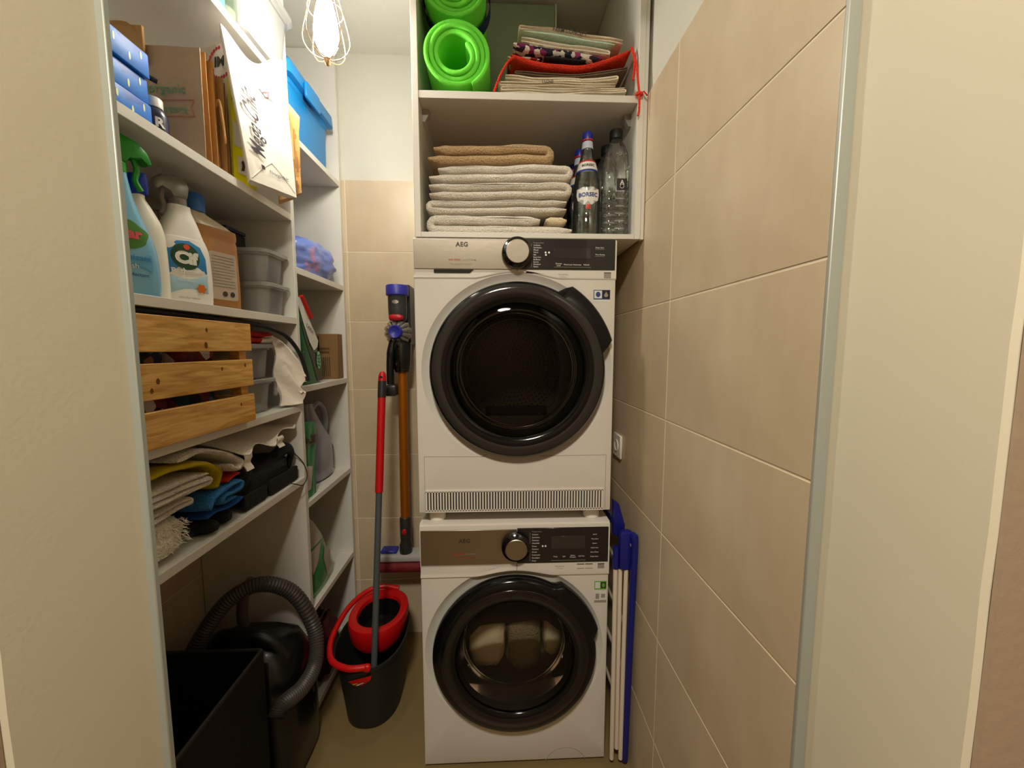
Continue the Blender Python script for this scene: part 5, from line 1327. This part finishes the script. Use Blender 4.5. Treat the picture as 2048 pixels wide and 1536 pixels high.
# soft white bag with black zip edge
wz = thing('zip_bag', 'soft white bag with black zipped edge draped beside and over the crate', 'bag', (-.80, 1.30, L3))
M_softwhite = mat('soft_white_fabric', 'e8dfd2', .9, bump=(60, .3)); M_zip = mat('black_zip_tape', '121212', .6)
def zb_fn(u, v):
    y = 1.262 + .058 * u + .006 * math.sin(v * 9)
    top = 1.425 - .135 * u ** 1.8
    z = L3 + .009 + (top - L3 - .009) * v
    x = -.700 + .047 * u ** 1.2 - .015 * v * (1 - u) + .006 * math.sin(v * 11 + u * 4)
    return (x, y, z)
part(wz, 'side_panel', MB().sheet(zb_fn, 14, 22, .010), M_softwhite, ang=60)
arc = catmull([(-.690, .63, 1.4575), (-.690, .85, 1.4575), (-.692, 1.02, 1.4570), (-.690, 1.13, 1.4530), (-.684, 1.20, 1.4450), (-.668, 1.262, 1.4220), (-.652, 1.303, 1.370), (-.643, 1.322, 1.310), (-.640, 1.327, 1.275)], 8)
part(wz, 'zip_edge', MB().tube(arc, .0065, 8), M_zip)
part(wz, 'zip_flap', MB().sheet(lambda u, v: (-.694 - .26 * v, .63 + .49 * u, 1.4575 + .004 * nz(u * 7, v * 5) + .002), 20, 8, .006), M_zip)
part(wz, 'zip_pull', MB().box(-.646, -.642, 1.311, 1.318, 1.335, 1.375, .001), M_gun)
# red and white towel on the clear tubs
M_rw = patch_mat('red_white_terry', ['c01818', 'e2d8c6', 'b81414', 'c01818', 'e6dccb'], 17, .95, (240, .9))
rw = thing('folded_towel', 'red and white patterned towel on the clear tubs beside the crate', 'towel', (-.80, 1.16, 1.40))
pth = serp(-.0, .160, 0, 2, .0185, 1, n=14, bend=lambda x: -.06 * max(0, x - .08) ** 1.2)
part(rw, 'towel_cloth', swapxy(ribbon(pth, .0180, 0, .22, .003, 3.1, 8), lambda x, y, z: (-.705 - y, 1.080 + x, 1.4005 + z)), M_rw, ang=70)
for i, (z0, z1) in enumerate(((L3 + .001, L3 + .104), (L3 + .1055, L3 + .208))):
    lab = ['clear lidded tub at the bottom behind the wooden crate', 'clear lidded tub with white cloth inside under the red towel'][i]
    r_ = thing('storage_tub', lab, 'tub', (-.83, 1.16, z0), group='clear tubs on the crate shelf')
    part(r_, 'tub_body', tub_mb(-.985, -.704, 1.064, 1.2545, z0, z1 - .006, .03, .93), M_clear, ang=40)
    part(r_, 'lid', lid_mb(-.988, -.698, 1.062, 1.2565, z1 - .012, z1), M_lid, ang=40)
cloth_lump('white_cloth', 'white cloth bundled inside the upper clear tub', (-.84, 1.158, L3 + .150), (.110, .070, .040), M_softwhite, 4, group=None, flat=L3 + .1105)
dk = thing('small_box', 'small dark grey box inside the lower clear tub', 'box', (-.83, 1.12, L3 + .005))
part(dk, 'case', MB().box(-.90, -.735, 1.085, 1.155, L3 + .0055, L3 + .050, .004, 2), M_gun); part(dk, 'case_lid', MB().box(-.901, -.734, 1.084, 1.156, L3 + .0505, L3 + .060, .003), M_dark)

# ---------------------------------------------------------------- cloth shelf
mop_c = (-.805, .775, L4 + .045)
fm = thing('mop_pad', 'fluffy white mop pad at the near end of the cloth shelf', 'mop pad', (-.80, .775, L4))
M_fluff = mat('fluffy_white', 'f4eede', .95, bump=(150, 1.0, 5), sheen=.4)
mbm = MB(); n1, n2 = 46, 26
part(fm, 'pad_body', MB().lump((-.815, .760, L4 + .046), (.125, .110, .044), 3, .05, 9, 64, 4.5, flat=L4 + .001), M_fluff, ang=70)
tf = MB(); rnd = random.Random(3)
for i in range(1500):
    a = rnd.uniform(-1, 1); b = rnd.uniform(-1, 1); top = rnd.random() < .6
    if top: p = Vector((-.815 + a * .110, .760 + b * .098, L4 + .082 - .012 * (abs(a) ** 4 + abs(b) ** 4))); d = Vector((rnd.uniform(-.5, .9), rnd.uniform(-.6, .6), .7))
    elif rnd.random() < .5: p = Vector((-.694, .760 + b * .100, L4 + .020 + abs(a) * .055)); d = Vector((1, rnd.uniform(-.5, .5), rnd.uniform(-.6, .5)))
    else: p = Vector((-.815 + a * .115, .864, L4 + .020 + abs(b) * .055)); d = Vector((rnd.uniform(-.5, .5), 1, rnd.uniform(-.6, .5)))
    d.normalize(); L = rnd.uniform(.008, .016); sd_ = d.orthogonal().normalized() * .0016; s2 = d.cross(sd_)
    q = p + d * L + Vector((0, 0, -.003))
    tf.add([p + sd_, p - sd_ * .5 + s2 * .87, p - sd_ * .5 - s2 * .87, q], [(0, 1, 3), (1, 2, 3), (2, 0, 3)])
part(fm, 'tufts', tf, M_fluff, kind='stuff', smooth=False)
def side_towel(name, label, y0, y1, z0, layers, th, m, sd, x0, dep, first=1, ends=None, bend=lambda y: 0.0, cat='towel', group='folded cloths on the low shelf', wob=.004):
    r_ = thing(name, label, cat, (x0 - dep / 2, (y0 + y1) / 2, z0), group=group)
    part(r_, 'cloth_body', swapxy(ribbon(serp(y0, y1, 0, layers, th, first, n=14, ends=ends, bend=bend), th * .97, 0, dep, wob, sd, 8, .012), lambda x, y, z: (x0 - y, x, z0 + z)), m, ang=70)
    return r_
side_towel('folded_towel', 'thin white towel folded right above the fluffy pad', .66, .862, L4 + .094, 2, .0105, M_towel_white, 2.2, -.684, .24, bend=lambda y: .006 * math.sin((y - .66) * 9))
side_towel('folded_towel', 'thick white towel folded above the thin one', .66, .912, L4 + .1225, 3, .0130, M_towel_white, 3.7, -.680, .25, bend=lambda y: .006 * math.sin((y - .66) * 9) - .02 * max(0, y - .84))
M_yel = mat('yellow_cloth', 'b8a412', .85, bump=(120, .3)); M_redc = mat('red_cloth', 'c62a20', .85, bump=(120, .3)); M_bluec = mat('blue_microfibre', '2f74b4', .9, bump=(200, .5)); M_bluec2 = mat('deep_blue_microfibre', '1453a8', .9, bump=(200, .5))
def strip(name, label, pts, w, th, m, sd, x0=-.70, dep=.20, cat='cloth', wob=.005):
    r_ = thing(name, label, cat, (x0 - dep / 2, pts[len(pts) // 2][0], pts[0][1]), group='folded cloths on the low shelf')
    P = [(p.x, p.y) for p in catmull([(a, b, 0) for a, b in pts], 6)]
    part(r_, 'cloth_body', swapxy(ribbon(P, th, 0, dep, wob, sd, 8, .012), lambda x, y, z: (x0 - y, x, z)), m, ang=70)
    return r_
strip('cleaning_cloth', 'yellow cloth sagging over the thick white towel', [(.66, 1.126), (.76, 1.130), (.84, 1.128), (.90, 1.118), (.940, 1.092), (.953, 1.066), (.944, 1.050), (.938, 1.056)], .2, .013, M_yel, 4.4, -.676, .22)
strip('folded_towel', 'loosely folded white towel above the blue cloth', [(.82, 1.150), (.90, 1.146), (.97, 1.122), (1.012, 1.098), (1.022, 1.084), (1.008, 1.074), (.988, 1.082), (.975, 1.092)], .2, .013, M_towel_white, 5.5, -.676, .24, 'towel')
strip('cleaning_cloth', 'red cloth pinched between white towel and blue cloth', [(.970, 1.050), (.985, 1.053), (1.01, 1.056), (1.030, 1.055)], .2, .009, M_redc, 6.1, -.680, .2)
strip('cleaning_cloth', 'light blue microfibre cloth folded under the red one', [(.905, 1.004), (.925, 1.026), (.965, 1.034), (1.010, 1.038), (1.024, 1.032), (1.016, 1.018), (.985, 1.014), (.962, 1.018), (.947, 1.008), (.965, .999), (1.0, 1.001)], .2, .012, M_bluec, 7.3, -.678, .22)
strip('cleaning_cloth', 'deep blue cloth at the bottom of the blue pile', [(.905, .984), (.935, .987), (.965, .984), (1.000, .984), (1.028, .988)], .2, .009, M_bluec2, 8.8, -.680, .2)
# black rolls and pouches
def roll(name, label, p, q, r_, m, cat='pouch', group='black rolls on the low shelf'):
    p, q = Vector(p), Vector(q)
    t = thing(name, label, cat, ((p.x + q.x) / 2, (p.y + q.y) / 2, p.z - r_), group=group)
    d = (q - p); N = 14
    part(t, 'fabric', MB().tube([p + d * (i / N) for i in range(N + 1)], [r_ * (.55 if i in (0, N) else .92 if i in (1, N - 1) else 1 + .06 * nz(i * .9, r_ * 90)) for i in range(N + 1)], 18), m, ang=60)
    dn = d.normalized()
    part(t, 'strap', MB().tube([q - d * .28, q - d * .23], r_ * 1.04, 18), M_dark)
    return t
roll('fabric_roll', 'black fabric roll lying at the shelf edge beside the fluffy pad', (-.86, .905, L4 + .0195), (-.682, .930, L4 + .0195), .0180, M_cloth_black)
roll('fabric_roll', 'slightly larger black fabric roll lying behind the first one', (-.86, .960, L4 + .0205), (-.688, .985, L4 + .0205), .0190, M_cloth_black)
# black shoulder bag with strap and loop
sb = thing('shoulder_bag', 'black shoulder bag with padded strap and thin cord loop', 'bag', (-.80, 1.20, L4))
part(sb, 'bag_body', MB().lump((-.815, 1.185, L4 + .055), (.125, .140, .050), 5, .08, 2.2, 40, 4, flat=L4 + .001, fold=.06), M_cloth_black, ang=60)
part(sb, 'front_pocket', MB().box(-.700, -.688, 1.045, 1.150, L4 + .004, L4 + .046, .004, 2), M_cloth_black)
part(sb, 'front_pocket', MB().box(-.700, -.686, 1.165, 1.325, L4 + .003, L4 + .050, .005, 2), M_cloth_black)
part(sb, 'strap', MB().tube(catmull([(-.72, 1.05, L4 + .05), (-.700, 1.06, L4 + .085), (-.715, 1.10, L4 + .100), (-.74, 1.16, L4 + .08)], 7), .015, 8, flat=.4), M_cloth_black)
part(sb, 'strap', MB().tube(catmull([(-.74, 1.20, L4 + .07), (-.712, 1.235, L4 + .105), (-.700, 1.275, L4 + .122), (-.700, 1.310, L4 + .10), (-.72, 1.322, L4 + .05)], 7), .020, 10, flat=.5), M_cloth_black)
part(sb, 'cord_loop', MB().tube(catmull([(-.700, 1.318, L4 + .10), (-.672, 1.332, L4 + .055), (-.660, 1.330, L4 + .010), (-.660, 1.300, L4 - .012), (-.664, 1.262, L4 + .004), (-.680, 1.250, L4 + .012)], 8), .0016, 6), M_black)
# white sheet of fabric lying on top
ws = thing('white_fabric', 'white fabric sheet drooping over the black shoulder bag', 'cloth', (-.82, 1.15, 1.09))
def ws_fn(u, v):
    y = 1.025 + .30 * u
    dr = max(0, v - .55) / .45
    x = -.985 + .295 * v
    z = 1.132 - .004 * u + .008 * math.sin(u * 9 + 1) * v
    z -= .036 * dr ** 1.5 * (1 - u) ** .5 * (1 + .4 * math.sin(u * 15))
    z -= .012 * dr * math.exp(-((u - .62) / .12) ** 2)
    return (x + .008 * math.sin(u * 16) * v, y + .02 * (v - .5), z)
part(ws, 'cloth_body', MB().sheet(ws_fn, 40, 22, .003), mat('white_fabric', 'eae3d6', .85, bump=(140, .3)), ang=60)
part(ws, 'tassel', MB().sheet(lambda u, v: (-.692 + .004 * math.sin(v * 8), 1.215 + .030 * u + .006 * v, 1.106 - .035 * v), 4, 8, .003), mat('white_fabric', 'd9d1c2'), ang=60)
part(ws, 'tassel', MB().sheet(lambda u, v: (-.690 + .004 * math.sin(v * 8), 1.050 + .030 * u + .006 * v, 1.098 - .050 * v), 4, 8, .003), mat('white_fabric', 'd9d1c2'), ang=60)

# ---------------------------------------------------------------- narrow unit
M_bluebag = mat('blue_film_bag', '5c78d4', .3, coat=.3, bump=(26, .3), vary=(7, '8fa4e4', .35)); 
bg = thing('plastic_bag', 'bundled blue plastic bag with pink print on the narrow shelf', 'bag', (-.78, 1.57, B))
part(bg, 'bag_body', MB().lump((-.765, 1.575, B + .066), (.100, .150, .078), 8, .10, 1.8, 72, 2.6, flat=B + .001, fold=.07), M_bluebag, ang=60)
_r = [n for n in M_bluebag.node_tree.nodes if n.type == 'VALTORGB'][0].color_ramp
_e = _r.elements.new(0.60); _e.color = lin('7a90dc'); _e2 = _r.elements.new(0.63); _e2.color = lin('c890b4')  # pink stop is part of the bag's print
# coffee pack leaning
cp = thing('coffee_pack', 'green and white coffee pack with red clip leaning on the divider', 'coffee bag', (-.74, 1.46, C_))
M_cgreen = mat('dark_green_foil', '0f5a34', .35, coat=.3); M_cdark = mat('dark_foil', '22261f', .3, coat=.3); M_cwhite = mat('white_foil', 'd8d6cd', .35, coat=.3)
cs = lambda yc, hy, hx, z, n=4: [(-.692 - hx + a, yc + b, z) for a, b in sup(hx, hy, n, 36)]
secs = [cs(1.466, .094, .046, C_ + .002), cs(1.468, .098, .052, C_ + .02), cs(1.468, .098, .054, C_ + .08), cs(1.458, .088, .050, C_ + .14), cs(1.453, .084, .044, C_ + .165), cs(1.440, .070, .034, C_ + .20), cs(1.414, .045, .018, C_ + .26), cs(1.391, .021, .005, C_ + .315)]
part(cp, 'pack_body', MB().loft(secs), M_cgreen, ang=60)
def pack_fn(p):   # on the +X face: p=(y,z)
    z = p[1]
    for a, b in zip(secs[:-1], secs[1:]):
        if a[0][2] <= z <= b[0][2]:
            t = (z - a[0][2]) / (b[0][2] - a[0][2]); hx = (a[0][0] + (b[0][0] - a[0][0]) * t); break
    else: hx = secs[-1][0][0]
    return Vector((hx + .0015 + (p[2] if len(p) > 2 else 0), p[0], z))
decal(cp, 'white_panel', [(1.382, C_ + .312), (1.405, C_ + .312), (1.450, C_ + .258), (1.500, C_ + .198), (1.528, C_ + .163), (1.520, C_ + .138), (1.490, C_ + .125), (1.460, C_ + .155), (1.425, C_ + .215), (1.395, C_ + .275)], pack_fn, M_cwhite, 6, True)
decal(cp, 'dark_panel', [(1.400, C_ + .245), (1.424, C_ + .205), (1.458, C_ + .145), (1.490, C_ + .115), (1.535, C_ + .115), (1.552, C_ + .08), (1.552, C_ + .008), (1.508, C_ + .008), (1.470, C_ + .09), (1.425, C_ + .17)], pack_fn, M_cdark, 6, True)
decal(cp, 'swirl_panel', ellipse(1.522, C_ + .088, .018, .034, 24), lambda p: pack_fn(p) + Vector((.002, 0, 0)), mat('swirl_print', '8fc9a8', .4), 5, True)
for k in range(4):
    part(cp, 'swirl_line', MB().tube([pack_fn((1.508 + .007 * j, C_ + .068 + k * .013 + .004 * math.sin(j * 1.7 + k))) + Vector((.004, 0, 0)) for j in range(5)], .0013, 5), M_cgreen)
decal(cp, 'barcode_label', rrect(1.405, 1.425, C_ + .012, C_ + .035, .001, 2), lambda p: pack_fn(p) + Vector((.001, 0, 0)), M_cwhite, 3, True)
dtext(cp, 'CAFEA', .020, 1.462, C_ + .205, lambda p: pack_fn((p[0], p[1])) + Vector((.002, 0, 0)), M_text_dark, world=True, rot=-.5)
part(cp, 'bag_clip', MB().tube([(-.690, 1.412, C_ + .318), (-.688, 1.442, C_ + .280), (-.686, 1.470, C_ + .245)], .0085, 8), M_red_cap)
cb2 = thing('cardboard_box', 'small brown cardboard box with dark stripes in the shelf corner', 'box', (-.735, 1.72, C_))
part(cb2, 'carton', MB().box(-.820, -.688, 1.700, 1.756, C_ + .001, C_ + .195, .0015), M_kraft2 if False else mat('brown_card', '8a6a40', .8, vary=(5, '7a5a34', .6, (8, 1, 1))))
for i in range(5): part(cb2, 'printed_stripe', MB().box(-.757 + i * .008, -.754 + i * .008, 1.6992, 1.7002, C_ + .01, C_ + .095), M_text_dark)
for zz in (.112, .128): part(cb2, 'printed_stripe', MB().box(-.775, -.722, 1.6992, 1.7002, C_ + zz, C_ + zz + .008), mat('brown_ink', '5e4428', .8))
part(cb2, 'slot', MB().box(-.770, -.765, 1.6988, 1.7002, C_ + .04, C_ + .185), M_slit)
# detergent jug
jg = thing('detergent_jug', 'translucent lilac detergent jug with loop handle', 'jug', (-.775, 1.625, D))
M_lilac = clear_mat('frosted_lilac_plastic', 'ccd0e2', .05, .15, .72, 'dfe2f2'); M_lilac_liq = mat('lilac_liquid', '8fa0da', .3)
js = lambda hy, hx, z, yo=0: [(-.775 + a, 1.625 + yo + b, z) for a, b in sup(hx, hy, 2.6, 36)]
part(jg, 'jug_body', MB().loft([js(.085, .052, D + .002), js(.095, .060, D + .012), js(.097, .061, D + .10), js(.092, .058, D + .155), js(.070, .046, D + .20, -.012), js(.046, .034, D + .255, -.030), js(.030, .026, D + .295, -.042), js(.026, .024, D + .315, -.045), js(.024, .023, D + .325, -.045)]), M_lilac, ang=60)
part(jg, 'liquid', MB().loft([js(.080, .048, D + .004), js(.091, .056, D + .014), js(.092, .056, D + .042)]), M_lilac_liq, ang=60)
part(jg, 'handle', MB().tube(catmull([(-.775, 1.605, D + .285), (-.765, 1.650, D + .318), (-.758, 1.690, D + .290), (-.756, 1.704, D + .235), (-.762, 1.698, D + .185), (-.772, 1.686, D + .150)], 7), .0125, 12), M_lilac)
pch = thing('refill_pouch', 'green refill pouch with dark band at the shelf front', 'pouch', (-.71, 1.42, D))
mb, fpc = crumple(((-.690, 1.366, D + .290), (-.690, 1.478, D + .272), (-.690, 1.452, D + .002), (-.690, 1.366, D + .002)), .030, 12, 18, .005, 3.9, 8)
part(pch, 'pouch_body', mb, mat('green_film', '0b7a50', .3, coat=.3), ang=30)
decal(pch, 'dark_band', [(.04, .68), (.96, .70), (.96, .83), (.04, .82)], lambda p: fpc(p[0], p[1], .0015), M_cdark, 5, True)
decal(pch, 'pale_panel', [(.04, .10), (.55, .10), (.62, .40), (.04, .44)], lambda p: fpc(p[0], p[1], .0015), mat('pale_print', 'c2bdae', .5), 5, True)
bb3 = thing('cleaner_bottle', 'blue bottle behind the green refill pouch', 'bottle', (-.765, 1.470, D + .001))
bbp = smooth_prof([(0, .026, .024), (.004, .030, .027), (.08, .030, .027), (.11, .024, .022), (.13, .013, .013), (.14, .013, .013)])
part(bb3, 'bottle_body', bottle_mb(bbp), mat('clear_blue_plastic', '2c7cc4', .25, coat=.4), world=False); part(bb3, 'cap', MB().lathe([(.013, .139), (.016, .140), (.016, .165), (.001, .166)], seg=22), M_green_trig, world=False)
# green detergent bag
gd = thing('detergent_bag', 'green and clear detergent bag slumped on the lower narrow shelf', 'bag', (-.74, 1.47, E_))
M_gfilm = mat('green_clear_film', '2f8a52', .3, coat=.3, bump=(20, .3)); M_gclear = mat('pale_film', 'a89c94', .35, coat=.2, bump=(20, .3))
gs = lambda yc, hy, hx, z: [(-.765 + a, yc + b, z) for a, b in sup(hx, hy, 3, 36)]
gsec = [gs(1.475, .100, .070, E_ + .002), gs(1.478, .108, .076, E_ + .03), gs(1.478, .104, .072, E_ + .12), gs(1.470, .092, .060, E_ + .19), gs(1.455, .070, .040, E_ + .26), gs(1.440, .040, .016, E_ + .315)]
part(gd, 'bag_body', MB().loft(gsec[:4]), M_gfilm, ang=60)
part(gd, 'bag_top', MB().loft(gsec[3:]), M_gclear, ang=60)
def gfn(p):
    z = p[1]
    for a, b in zip(gsec[:-1], gsec[1:]):
        if a[0][2] <= z <= b[0][2]:
            t = (z - a[0][2]) / (b[0][2] - a[0][2]); return Vector((a[0][0] + (b[0][0] - a[0][0]) * t + .002, p[0], z))
    return Vector((-.70, p[0], z))
decal(gd, 'clear_window', [(1.51, E_ + .04), (1.545, E_ + .06), (1.55, E_ + .12), (1.52, E_ + .16), (1.49, E_ + .12)], gfn, M_gclear, 5, True)
decal(gd, 'clear_window', [(1.385, E_ + .185), (1.50, E_ + .185), (1.45, E_ + .13), (1.40, E_ + .10)], gfn, M_gclear, 5, True)
